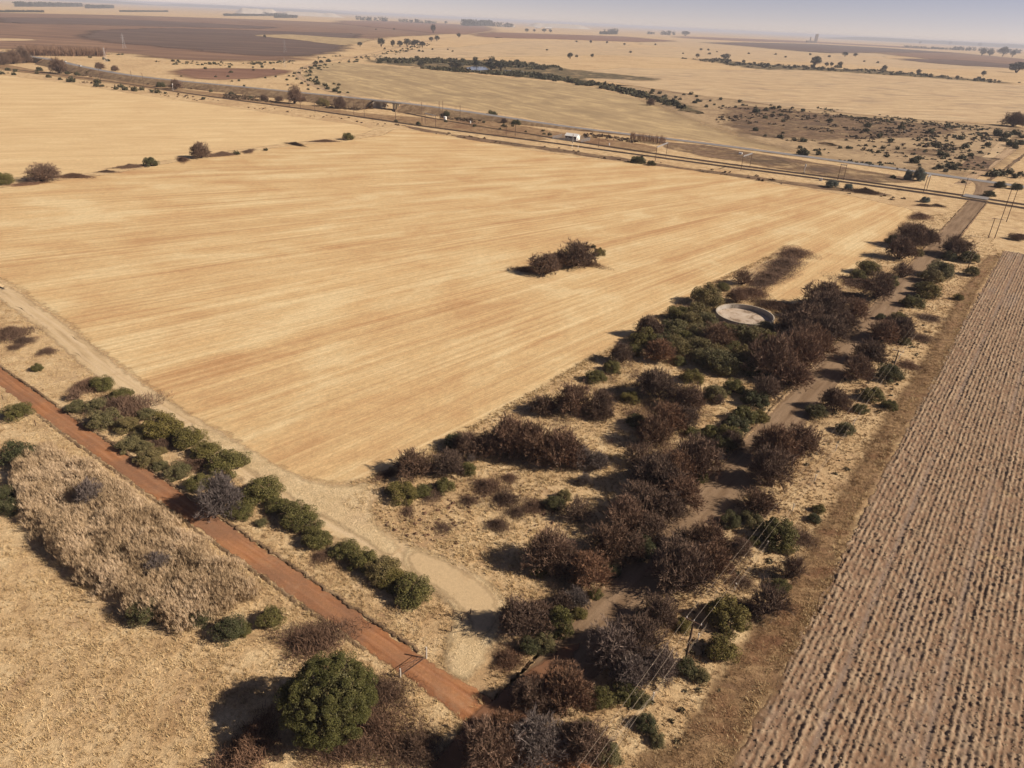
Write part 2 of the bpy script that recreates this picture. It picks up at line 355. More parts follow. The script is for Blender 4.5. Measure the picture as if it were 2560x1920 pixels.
# country between the tar road and the horizon, farthest first
FAR = [
 (mat_lightscrub, .04, [(1540, 210), (1700, 232), (1830, 248), (1972, 268), (2120, 284), (2303, 300), (2430, 308), (2560, 318), (2560, 345), (2480, 400), (2400, 444), (2200, 412), (2003, 386), (1817, 331), (1710, 290), (1640, 258)]),
 (mat_stub3, .05, [(1400, 181), (1560, 170), (1700, 172), (1850, 176), (1972, 174), (2150, 184), (2350, 197), (2560, 214), (2900, 245), (2900, 345), (2560, 311), (2430, 306), (2303, 299), (2120, 283), (1972, 267), (1830, 247), (1700, 231), (1560, 210)]),
 (mat_stub3, .05, [(1350, 122), (1500, 117), (1700, 121), (1950, 131), (2200, 146), (2500, 158), (2560, 161), (2560, 172), (2300, 172), (2060, 158), (1800, 148), (1600, 141), (1450, 136)]),
 (mat_stub3, .05, [(1150, 118), (1300, 103), (1500, 104), (1580, 112), (1500, 122), (1500, 138), (1300, 141), (1120, 146), (960, 150), (930, 142), (1050, 122)]),
 (mat_stub3, .06, [(1600, 98), (1760, 101), (1900, 112), (2100, 128), (2250, 138), (2200, 143), (1950, 130), (1750, 122), (1600, 112)]),
 (mat_stub3, .05, [(2050, 116), (2300, 125), (2560, 142), (2700, 150), (2700, 160), (2480, 152), (2250, 133)]),
 (mat_brown, .05, [(-400, 28), (0, 32), (300, 38), (600, 47), (860, 57), (1000, 63), (1180, 80), (1060, 88), (950, 94), (860, 110), (800, 128), (739, 148), (583, 154), (428, 151), (330, 137), (272, 128), (150, 124), (0, 122), (-400, 100)]),
 (mat_dark, .08, [(240, 76), (420, 70), (600, 75), (760, 80), (900, 84), (880, 100), (860, 118), (820, 134), (740, 142), (640, 140), (520, 128), (400, 116), (260, 104), (200, 90)]),
 (mat_dark, .08, [(0, 44), (250, 46), (480, 56), (700, 68), (640, 72), (400, 66), (150, 60), (0, 58)]),
 (mat_olive, .11, [(635, 87), (730, 86), (860, 95), (935, 97), (900, 108), (860, 114), (740, 99), (660, 91)]),
 (mat_stub3, .11, [(-200, 92), (0, 96), (60, 97), (96, 101), (50, 103), (0, 103), (-200, 100)]),
 (mat_redsoil, .05, [(960, 52), (1100, 58), (1215, 66), (1230, 78), (1160, 87), (1080, 82), (960, 70), (850, 60), (850, 52)]),
 (mat_redsoil, .05, [(1225, 80), (1400, 86), (1560, 91), (1690, 103), (1580, 105), (1400, 98), (1250, 95), (1190, 92)]),
 (mat_dark, .07, [(1760, 107), (1860, 106), (2040, 110), (2220, 120), (2370, 131), (2200, 131), (2060, 133), (1960, 124), (1850, 114)]),
 (mat_brown, .06, [(2190, 133), (2370, 130), (2560, 148), (2700, 160), (2700, 178), (2560, 167), (2350, 150)]),
 (mat_dark, .08, [(2240, 146), (2400, 150), (2560, 164), (2560, 172), (2400, 164), (2290, 154)]),
 (mat_redsoil, .06, [(1700, 91), (1850, 96), (2000, 102), (2200, 113), (2400, 124), (2300, 122), (2050, 108), (1850, 103), (1700, 95)]),
 (mat_bed, .06, [(885, 152), (930, 147), (1020, 147), (1150, 148), (1260, 152), (1330, 160), (1420, 170), (1480, 178), (1600, 190), (1690, 200), (1640, 206), (1560, 200), (1470, 196), (1540, 212), (1640, 232), (1720, 255), (1780, 272), (1720, 290), (1640, 257), (1530, 228), (1440, 209), (1350, 200), (1250, 191), (1150, 180), (1060, 171), (960, 162)]),
 (mat_bed, .06, [(1700, 146), (1800, 148), (1900, 160), (2050, 168), (2200, 177), (2330, 188), (2560, 207), (2560, 214), (2330, 196), (2150, 184), (1980, 175), (1960, 179), (1860, 172), (1780, 158)]),
 (mat_scrubveld, .06, [(1790, 268), (1860, 262), (1980, 275), (2130, 290), (2320, 308), (2420, 318), (2400, 340), (2340, 352), (2200, 346), (2080, 356), (1960, 352), (1850, 338), (1790, 312)]),
 (mat_scrubveld, .06, [(2225, 370), (2300, 366), (2400, 376), (2392, 392), (2330, 394), (2250, 388)]),
 (mat_scrubveld, .06, [(2030, 358), (2100, 356), (2090, 366), (2040, 366)]),
 (mat_scrubveld, .06, [(2430, 395), (2480, 388), (2455, 420), (2425, 432), (2408, 424)]),
 (mat_redsoil, .05, [(440, 172), (560, 170), (730, 174), (700, 186), (620, 196), (520, 200), (440, 192)]),
]
for m_, z_, pg in FAR:
    nm = 'field' if m_ in (mat_stub3, mat_olive) else ('ploughed_land' if m_ in (mat_brown, mat_dark, mat_redsoil) else 'veld')
    d_ = np.linalg.norm(PP(pg)[:, :2].mean(0)); sheet(nm, pg, z_, m_, max(6, d_ * .012) * (3.5 if m_ in (mat_scrubveld, mat_bed) else 4 if m_ in (mat_dark, mat_brown, mat_redsoil, mat_lightscrub) else 1), max(12, d_ * .02), max(1.5, d_ * .0025))

# strips of different grass in the foreground
sheet('verge', [(1480, 1990), (1800, 1990), (1835, 1900), (1925, 1725), (2050, 1525), (2140, 1290), (2245, 1098), (2340, 960), (2440, 735), (2500, 640), (2470, 640), (2405, 735), (2290, 940), (2180, 1110), (2060, 1320), (1950, 1500), (1850, 1640), (1700, 1860)], .014, mat_redverge, 5, 1.5, .4)
sheet('verge', [(1640, 352), (1760, 362), (1900, 384), (2020, 402), (2200, 432), (2300, 447), (2290, 462), (2180, 456), (2050, 440), (1900, 416), (1760, 392), (1660, 372)], .03, mat_scrubveld, 6, 4, 1)
sheet('verge', [(1000, 312), (1150, 336), (1300, 358), (1500, 386), (1700, 416), (1900, 442), (2050, 462), (2250, 488), (2240, 497), (2050, 474), (1900, 452), (1700, 424), (1500, 397), (1300, 369), (1150, 346), (1020, 322)], .02, mat_scrubveld, 6, 4, 1)

# gravel road, red track, pale field track
GL = PP([(1073, 1920), (1163, 1817), (1298, 1695), (1445, 1563), (1520, 1468), (1640, 1331), (1762, 1212), (1945, 1015), (2003, 960), (2124, 818), (2275, 658), (2400, 530), (2431, 495)])[:, :2]
A_ = np.polyfit(GL[:, 1], GL[:, 0], 2)
yy = np.linspace(34, 396, 40); gx = np.polyval(A_, yy); sl = np.polyval(np.polyder(A_), yy)
nn = np.stack([np.ones_like(sl), -sl], 1) / np.sqrt(1 + sl ** 2)[:, None]
GHW = 3.7
GC = np.stack([gx, yy], 1) + nn * GHW
JN = PP([(2452, 488), (2462, 470), (2474, 459)])[:, :2]
GCall = np.vstack([GC, JN])
strip('road', GCall, [GHW] * 38 + [4.2, 5.5, 9], .022, mat_gravel, 1.5, .9, .15, .06)
RUp = PP([(31, 940), (194, 1057), (354, 1162), (486, 1251), (614, 1340), (844, 1500), (912, 1549), (980, 1595), (1069, 1646), (1200, 1736)])[:, :2]
RLo = PP([(0, 957), (187, 1088)])[:, :2]
rd = np.polyfit(RUp[:, 0], RUp[:, 1], 2); xs = np.linspace(-175, 3, 40); ry = np.polyval(rd, xs); rs = np.polyval(np.polyder(rd), xs)
rn = np.stack([rs, -np.ones_like(rs)], 1) / np.sqrt(1 + rs ** 2)[:, None]
RHW = 1.8
RC = np.stack([xs, ry], 1) + rn * RHW
RCall = np.vstack([RC, [[7.5, RC[-1, 1] - 3.0], [12.5, RC[-1, 1] - 5.6]]])
strip('track', RCall, [RHW] * 36 + [2.2, 2.7, 3.2, 3.4], .034, mat_red, 1.2, .9, .18, .05)
PT = [(-300, 575), (0, 722), (60, 765), (150, 830), (260, 925), (400, 1025), (505, 1090), (622, 1172), (758, 1258), (860, 1318), (928, 1352), (1044, 1410), (1130, 1448), (1195, 1485), (1215, 1525), (1205, 1590), (1185, 1650), (1165, 1705)]
PTW = PP(PT)[:, :2]
strip('path', PTW[:14], [3.2, 2.9, 2.6, 2.5, 2.5, 2.6, 2.6, 2.7, 2.7, 2.8, 2.9, 3.0, 3.2, 2.6], .05, mat_pale, 2.5, 2.2, .2)
sheet('path', [(1010, 1362), (1090, 1385), (1160, 1420), (1235, 1462), (1275, 1510), (1262, 1560), (1228, 1612), (1206, 1655), (1182, 1702), (1150, 1716), (1118, 1690), (1108, 1640), (1122, 1590), (1150, 1545), (1135, 1512), (1080, 1478), (1010, 1432)], .022, mat_palegrass, 2.0, 1.8, .12)
sheet('path', [(1020, 1372), (1080, 1392), (1140, 1422), (1210, 1462), (1248, 1510), (1240, 1545), (1215, 1585), (1196, 1620), (1180, 1610), (1186, 1570), (1172, 1530), (1100, 1475), (1020, 1420)], .055, mat_pale, 2.0, 1.8, .12)
sheet('path', [(480, 1060), (600, 1110), (700, 1172), (780, 1208), (860, 1218), (930, 1210), (965, 1222), (930, 1262), (935, 1310), (1000, 1370), (980, 1392), (860, 1322), (700, 1226), (560, 1135)], .03, mat_palegrass, 2.0, 2.2, .15)
# farm tracks far off
strip('path', PP([(893, 244), (845, 232), (800, 221), (768, 206), (748, 192), (744, 183), (752, 173), (775, 162), (830, 152), (900, 140), (985, 121), (1060, 104), (1130, 92), (1210, 80), (1250, 74)]), [3.2, 3.2, 3.2, 3.2, 3.2, 4, 6, 9, 14, 16], .14, mat_farm, 8, 1.5, .2)
strip('path', PP([(2400, 462), (2450, 430), (2510, 386), (2560, 352), (2640, 300)]), [3, 3, 3], .07, mat_farm, 3, 2, .3)
strip('path', PP([(2420, 428), (2455, 405), (2490, 380), (2510, 352), (2530, 330)]), [4, 3.5, 3], .065, mat_stub3, 3, 2, .5)
strip('path', PP([(2460, 460), (2520, 418), (2590, 365), (2680, 305)]), [1.6, 1.6], .075, mat_scrubveld, 3, 1.5, .3)

sheet('road', [(1085, 1915), (1165, 1822), (1200, 1775), (1300, 1700), (1400, 1625), (1450, 1612), (1400, 1700), (1330, 1790), (1250, 1915), (1180, 1985), (1060, 1985)], .075, soil('red_brown_track', (.17, .085, .048), (.24, .125, .07), (.30, .175, .10), R(-53), edge=(.4, .9, .2)), 1.4, 1.6, .12)
sheet('verge', [(-200, 150), (0, 174), (300, 211), (600, 252), (1000, 305), (1300, 349), (1380, 350), (1300, 330), (1100, 298), (900, 283), (600, 241), (300, 202), (100, 178), (0, 158), (-200, 130)], .03, mat_wverge, 9, 6, 1.5)
sheet('verge', [(1100, 298), (1300, 330), (1480, 360), (1640, 382), (1640, 366), (1480, 344), (1280, 312), (1120, 286)], .03, mat_wverge, 9, 6, 1.5)
# low earth banks thrown up beside the dirt roads
def bank(line, side, h=.42, wd=1.3, off=.25, seed=1, keep=None):
    r_ = np.random.default_rng(seed); c, s = resample(line, .45); n = len(c)
    t = np.gradient(c, axis=0); t /= np.linalg.norm(t, axis=1)[:, None]; nr = np.stack([-t[:, 1], t[:, 0]], 1) * side
    k = np.convolve(r_.uniform(.1, 1.6, n + 2), np.ones(3) / 3, 'valid') * np.convolve(r_.uniform(.2, 1.5, n + 24), np.ones(25) / 25, 'valid')
    hh = h * k * (1 if keep is None else keep(c)); o0 = off + r_.normal(0, .14, n)
    prof = [(0, -.05), (.12, .75), (.35, 1.0), (.7, .7), (1.0, -.05)]
    V = np.vstack([np.c_[c + nr * (o0 + a * wd)[:, None], hh * b if b > 0 else np.full(n, -.05)] for a, b in prof])
    i = np.arange(n - 1); fs = [np.stack([a * n + i, a * n + i + 1, (a + 1) * n + i + 1, (a + 1) * n + i], 1)[:, ::side] for a in range(len(prof) - 1)]
    tag(obj('bank', fmesh('bank', V, *fs), mat_bank), kind='structure')
bank(np.stack([xs, ry], 1)[:-3], 1, .34, .75, .0, 1)
bank((RC + rn * RHW)[18:-4], -1, .25, .7, .1, 2)
bank(np.stack([gx, yy], 1), 1, .32, .9, .0, 3, lambda c: np.clip(np.maximum((55 - c[:, 1]) / 3, (c[:, 1] - 71) / 3), 0, 1))
bank((GC + nn * GHW)[20:], -1, .42, .8, .1, 4)

# ------------------------------------------------------------------ ploughed field on the right: ridges and clods as relief
E0 = P(1817, 1920)[:2]; E1 = P(2497, 643)[:2]; dU = (E1 - E0) / np.linalg.norm(E1 - E0); dV = np.array([dU[1], -dU[0]])
edge_px = PP([(1790, 1985), (1817, 1920), (1918, 1723), (1988, 1622), (2050, 1517), (2093, 1428), (2135, 1290), (2205, 1173), (2244, 1095), (2306, 979), (2338, 960), (2380, 868), (2439, 732), (2497, 643), (2512, 626)])[:, :2]
eu = (edge_px - E0) @ dU; ev = (edge_px - E0) @ dV
us = [-14.0]
while us[-1] < eu[-1] - 1:
    us.append(us[-1] + .16 + max(0, us[-1]) * .0011)
us = np.array(us); vs_ = np.r_[np.arange(0, 46, .15), np.arange(46, 75, .4), np.arange(75, 150, 3)]
U, Vv = np.meshgrid(us, vs_, indexing='ij')
def vnoise(x, y, seed):
    r_ = np.random.default_rng(seed); T = r_.random((256, 256)); xi = np.floor(x).astype(int); yi = np.floor(y).astype(int)
    fx = x - xi; fy = y - yi; fx = fx * fx * (3 - 2 * fx); fy = fy * fy * (3 - 2 * fy)
    g = lambda a, b: T[a % 256, b % 256]
    return (g(xi, yi) * (1 - fx) + g(xi + 1, yi) * fx) * (1 - fy) + (g(xi, yi + 1) * (1 - fx) + g(xi + 1, yi + 1) * fx) * fy
row = 0.80
def rn(sx, a, seed):     # rotated so that the lattice does not show
    ca, sa = math.cos(a), math.sin(a); return vnoise((U * ca - Vv * sa) / sx + seed * 3.7, (U * sa + Vv * ca) / sx + seed * 1.3, seed)
wob = (rn(11, .5, 1) - .5) * .20 + (rn(1.3, .9, 2) - .5) * .13 + (rn(.7, .3, 12) - .5) * .10
ph = (Vv + wob) / row
rk = np.floor(ph); depth = np.random.default_rng(5).uniform(.35, 1.0, 400)[(rk.astype(int)) % 400]; depth = np.where((rk.astype(int) % 6) == 0, 1.25, depth)
ridge = (.5 + .5 * np.cos((ph - .5) * 2 * np.pi)) ** .8
Zp = .05 + .20 * ridge * (.35 + .75 * depth)
Zp += (rn(.8, .7, 3) - .45) * .26 + (rn(.47, .25, 13) - .5) * .20 + (rn(.31, 1.1, 4) - .5) * .22 + (rn(.2, .6, 41) - .5) * .10 + (rn(1.6, .4, 6) - .5) * .12
Zp *= .58 + .5 * vnoise(U / 14, Vv / 7, 8)
tl = (np.exp(-((Vv - 6.8) / .33) ** 2) + np.exp(-((Vv - 17.5) / .45) ** 2) * .8) * np.clip(2.2 * vnoise(U / 17 + 5, Vv * 0, 21) - .35, 0, 1)
Zp = Zp * (1 - .6 * np.clip(tl, 0, 1)); Zp = np.maximum(Zp, .045 + .03 * rn(.5, .2, 31))
e_off = np.interp(U, eu, ev) + (vnoise(U / 1.6, U * 0, 11) - .5) * 1.2 * np.clip(1 - Vv / 1.2, 0, 1)
CE = np.polyfit(eu, ev, 2); e_off = e_off - np.interp(U, eu, ev) + np.polyval(CE, U)
fade = np.clip(Vv / .8, 0, 1); Zp = Zp * fade - (1 - fade) * .06
VV = Vv + e_off
XY = E0 + U[..., None] * dU + VV[..., None] * dV
Vp = np.concatenate([XY, Zp[..., None]], 2).reshape(-1, 3); nu, nv = U.shape
ii, jj = np.meshgrid(np.arange(nu - 1), np.arange(nv - 1), indexing='ij'); a_ = (ii * nv + jj).ravel()
me = fmesh('ploughed_field', Vp, np.stack([a_, a_ + 1, a_ + nv + 1, a_ + nv], 1)[:, ::-1])
attr(me, 'tramline', np.clip(tl, 0, 1).ravel())
n = N('ploughed_soil')
rx = n.mapv(n.pos(), (1, 1, 1), -math.atan2(dU[1], dU[0]))
c = n.ramp(n.noise(1, 5, .65, .5, n.mapv(rx, (.35, .8, 1))), [(.32, (.19, .13, .085)), (.5, (.275, .195, .128)), (.68, (.355, .262, .175))])
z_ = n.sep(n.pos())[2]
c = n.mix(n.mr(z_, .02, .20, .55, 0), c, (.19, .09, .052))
lav = n.mr(n.noise(1, 4, .6, .6, n.mapv(rx, (.03, .22, 1))), .58, .70, 0, .55)
c = n.mix(n.math('MAXIMUM', lav, n.math('MULTIPLY', n.at('tramline'), .6)), c, (.25, .20, .165))
c = n.mix(n.mr(n.noise(.06, 5, .65, 1), .64, .72, 0, .6), c, (.36, .255, .135))
f1 = n.noise(5, 4, .7); c = n.val(c, f1, .68, 1.32); n.color(c); n.bump(f1, .5, .08)
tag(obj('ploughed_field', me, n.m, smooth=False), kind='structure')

# loose clods and straw lumps lying on the ridges
r = np.random.default_rng(91); m_ = 70000
cu = r.uniform(-14, 210, m_) ; cv = r.uniform(.3, 46, m_); keep = r.random(m_) < np.clip(1.25 - cu / 190, .25, 1); cu, cv = cu[keep], cv[keep]
pp_ = cv / row; on = (.5 + .5 * np.cos((pp_ - .5) * 2 * np.pi)) > .35 * r.random(len(cv)) + .25; cu, cv = cu[on], cv[on]; m_ = len(cu)
iu = np.clip(np.searchsorted(us, cu), 0, len(us) - 1); iv = np.clip(np.searchsorted(vs_, cv), 0, len(vs_) - 1); zz = Zp[iu, iv]
bb = E0 + cu[:, None] * dU + (cv + np.polyval(CE, cu))[:, None] * dV
sz = r.uniform(.07, .19, m_) * (1 + cu / 260); dirs = np.array([(0, 0, 1), (1, 0, 0), (-.5, .87, 0), (-.5, -.87, 0)])
ang = r.uniform(0, 6.28, m_); ca, sa = np.cos(ang), np.sin(ang); V = []
for d in dirs: V.append(np.c_[bb[:, 0] + (d[0] * ca - d[1] * sa) * sz * r.uniform(.6, 1.5, m_), bb[:, 1] + (d[0] * sa + d[1] * ca) * sz * r.uniform(.6, 1.5, m_), zz - .02 + d[2] * sz * r.uniform(.6, 1.2, m_)])
V = np.stack(V, 1).reshape(-1, 3); k4 = np.arange(m_)[:, None] * 4
T = np.concatenate([k4 + np.array([[0, 1, 2]]), k4 + np.array([[0, 2, 3]]), k4 + np.array([[0, 3, 1]])])
me = fmesh('soil_clods', V, T); attr(me, 'tint', np.repeat(r.random(m_), 4))
n = N('clods'); n.color(n.ramp(n.at('tint'), [(0, (.18, .12, .08)), (.5, (.285, .205, .135)), (1, (.42, .315, .21))]))
tag(obj('soil_clods', me, n.m), 'loose clods and straw lumps on the ridges of the ploughed field', 'clods', kind='stuff')

# ------------------------------------------------------------------ tar road on its embankment
TR = [(-220, 98, 6), (-60, 122, 6), (95, 143, 6), (150, 153, 6), (212, 168, 5.6), (330, 190, 5), (500, 207, 5), (700, 226, 5.3), (850, 241, 6), (935, 249.5, 6.4), (1010, 257.5, 6.2), (1100, 269, 5.2), (1250, 291, 3.3), (1400, 314, 1.5), (1550, 333, .45), (1700, 350, .2), (1900, 376, .2), (2200, 416, .2), (2440, 450, .2), (2560, 467, .2), (2800, 500, .2)]
TW = smooth(PP(TR), 2); TW, ts = resample(TW, 4)
strip('road', TW, 3.9, .02, mat_tar, 4, .5, .1, .05, it=0)
def s_at(px, py, z):
    p = P(px, py, z); return ts[np.argmin(np.linalg.norm(TW[:, :2] - p[:2], axis=1))]
B0, B1 = s_at(938, 250, 6.4), s_at(1008, 257, 6.2)
L0, L1 = s_at(98, 143.5, 6), s_at(121, 147.5, 6)
tt = np.gradient(TW[:, :2], axis=0); tt /= np.linalg.norm(tt, axis=1)[:, None]; tnr = np.stack([-tt[:, 1], tt[:, 0]], 1)
def embank(s0, s1):
    k = (ts >= s0) & (ts <= s1); c = TW[k]; nr = tnr[k]; n_ = len(c); V = []
    rr = np.random.default_rng(3)
    for sd_, off, zz in [(-1, 1, -.1), (-1, .5, .55), (-1, 0, 1.0), (1, 0, 1.0), (1, .5, .5), (1, 1, -.1)]:
        o_ = 5.0 + off * (1.9 * c[:, 2] + .6)
        V.append(np.c_[c[:, :2] + nr * (sd_ * o_ + rr.normal(0, .25, n_))[:, None], (c[:, 2] - .03) * zz if zz > 0 else np.full(n_, -.1)])
    V = np.vstack(V); i = np.arange(n_ - 1)
    fs = [np.stack([a * n_ + i, a * n_ + i + 1, (a + 1) * n_ + i + 1, (a + 1) * n_ + i], 1)[:, ::-1] for a in range(5)]
    fs.append(np.array([[b * n_ for b in range(6)]])); fs.append(np.array([[b * n_ + n_ - 1 for b in range(6)][::-1]]))
    tag(obj('embankment', fmesh('embankment', V, *fs), mat_bank), kind='structure')
embank(0, L0); embank(L1, B0); embank(B1, ts[-1])
mat_conc = plain('weathered_concrete', (.40, .35, .28), .9, .1, var=.3, scale=.8)
mat_steel = plain('galvanised_steel', (.42, .42, .43), .5, .4, .3, .15)
mat_rust = plain('rusty_steel', (.12, .075, .055), .8, .2, 0, .3)
mat_white = plain('white_paint', (.78, .76, .72), .5, .4, 0, .08)
def bridge(s0, s1, label, pillars, ht):
    sm = (s0 + s1) / 2; k = np.argmin(abs(ts - sm)); c = TW[k]; ang = math.atan2(tt[k][1], tt[k][0]); L = s1 - s0
    r_ = tag(empty('road_bridge', (c[0], c[1], 0), ang), label, 'bridge')
    MB().box((0, 0, ht - .62), (L + 1.2, 9.8, .85)).build('deck', mat_conc, r_)
    for sy in (-1, 1):
        m = MB(); m.box((0, sy * 4.75, ht + .95), (L + 1, .09, .09)); m.box((0, sy * 4.75, ht + .5), (L + 1, .07, .07))
        for q in np.linspace(-L / 2, L / 2, 9): m.box((q, sy * 4.75, ht + .4), (.1, .1, 1.1))
        m.build('railing', mat_steel, r_)
    for q in pillars:
        m = MB()
        for sy in (-3.9, -1.3, 1.3, 3.9): m.box((q, sy, (ht - 1.2) / 2 - .3), (.75, .75, ht - 1.2 + .3))
        m.box((q, 0, ht - 1.3), (1.1, 9.4, .5)); m.build('pier', mat_conc, r_)
    for sx in (-1, 1):
        m = MB(); m.box((sx * (L / 2 + .5), 0, (ht - 1.05) / 2 - .1), (.8, 10, ht - 1.05)); m.build('abutment', mat_conc, r_)
        for sy in (-1, 1):
            w_ = MB(); x0 = sx * (L / 2 + .9); y0 = sy * 5.0
            vs = [(x0, y0, -.1), (x0 + sx * 5.5, y0 + sy * 5, -.1), (x0 + sx * 5.5, y0 + sy * 5, .9), (x0, y0, ht - .2)]
            vs += [(a, b + .35, c_) for a, b, c_ in vs]
            w_.add(vs, [(0, 1, 2, 3), (7, 6, 5, 4), (0, 4, 5, 1), (1, 5, 6, 2), (2, 6, 7, 3), (3, 7, 4, 0)]); w_.build('wing_wall', mat_conc, r_)
bridge(B0, B1, 'concrete road bridge with square piers in the embankment', (-.32 * (B1 - B0), .12 * (B1 - B0)), 6.3)
bridge(L0, L1, 'small dark road bridge beside the bare wood at far left', (), 6.0)

# ------------------------------------------------------------------ railway
def track(name, px, label):
    c = smooth(PP(px), 2); c, s = resample(c, 5)
    b = strip('ballast', c, 2.3, .10, mat_ballast, 5, .8, .15, .22, kind=None, it=0)
    root = tag(empty(name, (0, 0, 0)), label, 'railway'); b.parent = root
    t = np.gradient(c[:, :2], axis=0); t /= np.linalg.norm(t, axis=1)[:, None]; nr = np.stack([-t[:, 1], t[:, 0]], 1)
    for sd_ in (-1, 1):
        q = c[:, :2] + nr * sd_ * .6; MB().tube([(a, b_, .42) for a, b_ in q], .07, 4).build('rail', mat_rust, root)
    m = MB()
    sl_ = MB()
    c2, _ = resample(c, .9); t2 = np.gradient(c2[:, :2], axis=0)
    for (a, b_, _z), d in list(zip(c2, t2))[::2]:
        if math.hypot(a, b_) < 900: sl_.box((a, b_, .315), (.26, 2.1, .12), Matrix.Rotation(math.atan2(d[1], d[0]), 3, 'Z'))
    o = sl_.build('sleepers', mat_rust, root); o['kind'] = 'stuff'
track('railway_track', [(-350, 128), (0, 170), (122, 184), (244, 200), (346, 214), (450, 231), (563, 247), (725, 268), (888, 291), (1050, 315), (1172, 331), (1294, 346), (1500, 374), (1800, 415), (2003, 441), (2250, 474), (2424, 499), (2560, 521), (2800, 558)], 'nearer railway track running the whole width of the picture behind the big field')
track('railway_track', [(1000, 280), (1045, 289), (1090, 298), (1204, 318), (1355, 341), (1500, 364), (1620, 382), (1800, 408), (2003, 434), (2250, 467), (2424, 491), (2560, 512), (2800, 548)], 'farther railway track that starts near the bridge and runs to the level crossing')
# level crossing slab
cx = P(2440, 494); tag(MB().box((cx[0], cx[1], .46), (9, 12, .06), Matrix.Rotation(R(53), 3, 'Z')).build('road', mat_tar), kind='structure')

# ------------------------------------------------------------------ pond and hills
n = N('pond_water', .12, .5); n.color((.10, .11, .12)); mat_water = n.m; n.bump(n.noise(.6, 3), .1, .05)
for pg in ([(1168, 170), (1185, 165), (1212, 168), (1222, 174), (1195, 177), (1172, 175)], [(1068, 168), (1088, 168), (1094, 172), (1072, 173)], [(1262, 176), (1300, 177), (1310, 181), (1270, 180)]):
    sheet('water', pg, .16, plain('unused', (0, 0, 0)) if False else mat_water, 2, 6, .5)
mat_dump = plain('mine_sand', (.50, .44, .37), .95, .05, 0, .12, .01)
def ridge_hill(px0, px1, py, dist, hmax, mat, seed=0, dep=.05):
    r_ = np.random.default_rng(seed); a0, a1 = ray(px0, py), ray(px1, py); n_ = 40; V = []
    prof = np.clip(np.minimum(np.linspace(0, 6, n_), np.linspace(6, 0, n_)), 0, 1) * (1 + .12 * np.convolve(r_.normal(0, 1, n_ + 4), np.ones(5) / 5, 'valid'))
    for q, hh in ((0, -1), (.25, .9), (.5, 1), (1, -1)):
        for k in range(n_):
            d = a0 + (a1 - a0) * k / (n_ - 1); d = d[:2] / np.linalg.norm(d[:2]); p = d * (dist * (1 + dep * q))
            V.append((p[0], p[1], hmax * prof[k] * hh if hh > 0 else -1))
    i = np.arange(n_ - 1); fs = [np.stack([a * n_ + i, a * n_ + i + 1, (a + 1) * n_ + i + 1, (a + 1) * n_ + i], 1)[:, ::-1] for a in range(3)]
    tag(obj('hill', fmesh('hill', V, *fs), mat), kind='structure')
ridge_hill(585, 700, 15, 11000, 62, mat_dump, 1); ridge_hill(690, 860, 22, 11500, 48, mat_dump, 2); ridge_hill(1310, 1480, 58, 12000, 52, mat_dump, 3)
mat_blue = plain('distant_bush_ridge', (.09, .10, .08), .95, .05, 0, .2, .004)
ridge_hill(2050, 2650, 100, 24000, 85, mat_blue, 4, .2); ridge_hill(-300, 420, 3, 26000, 70, mat_blue, 5, .2); ridge_hill(380, 900, 20, 30000, 80, mat_blue, 6, .2)
# ================================================================== PLANTS
def twig_mat(name, a, b, c):
    n = N(name, .9, .15)
    k = n.ramp(n.at('tint'), [(0, a), (.55, b), (1, c)])
    k = n.mix(1.0, k, n.ramp(n.rnd(), [(0, (.78, .78, .80)), (.5, (1, .97, .95)), (1, (1.25, 1.12, 1.02))]), 'MULTIPLY')
    n.color(k); return n.m
mat_twig = twig_mat('dark_twigs', (.098, .068, .052), (.169, .114, .083), (.285, .198, .145))
mat_twigg = twig_mat('grey_twigs', (.105, .083, .073), (.171, .138, .123), (.297, .248, .220))
mat_twigr = twig_mat('rusty_twigs', (.106, .068, .05), (.19, .118, .076), (.30, .185, .12))
mat_low = twig_mat('brown_twigs', (.094, .060, .044), (.148, .094, .066), (.235, .155, .105))
mat_bark = plain('dark_bark', (.075, .055, .045), .95, .1)
def leaf_mat(name, a, b, c):
    n = N(name, .65, .25)
    k = n.ramp(n.at('tint'), [(0, a), (.5, b), (1, c)])
    k = n.mix(1.0, k, n.ramp(n.rnd(), [(0, (.85, .88, .85)), (.5, (1, 1, 1)), (1, (1.25, 1.1, .95))]), 'MULTIPLY')
    n.color(k); n.b.inputs['Transmission Weight'].default_value = 0; return n.m
mat_green = leaf_mat('green_leaves', (.060, .056, .018), (.114, .102, .030), (.205, .176, .056))
mat_olive_l = leaf_mat('olive_leaves', (.073, .065, .029), (.140, .121, .052), (.235, .196, .087))
mat_darkl = leaf_mat('dark_leaves', (.038, .040, .018), (.072, .072, .030), (.126, .120, .050))
mat_ever = leaf_mat('evergreen_leaves', (.048, .048, .014), (.094, .088, .024), (.168, .146, .043))
mat_far = leaf_mat('scrub_leaves', (.035, .036, .018), (.060, .058, .027), (.095, .085, .042))
mat_gum = leaf_mat('gum_leaves', (.030, .034, .024), (.050, .052, .038), (.075, .075, .055))
mat_blueg = leaf_mat('blue_grey_leaves', (.075, .095, .085), (.12, .145, .125), (.18, .20, .17))

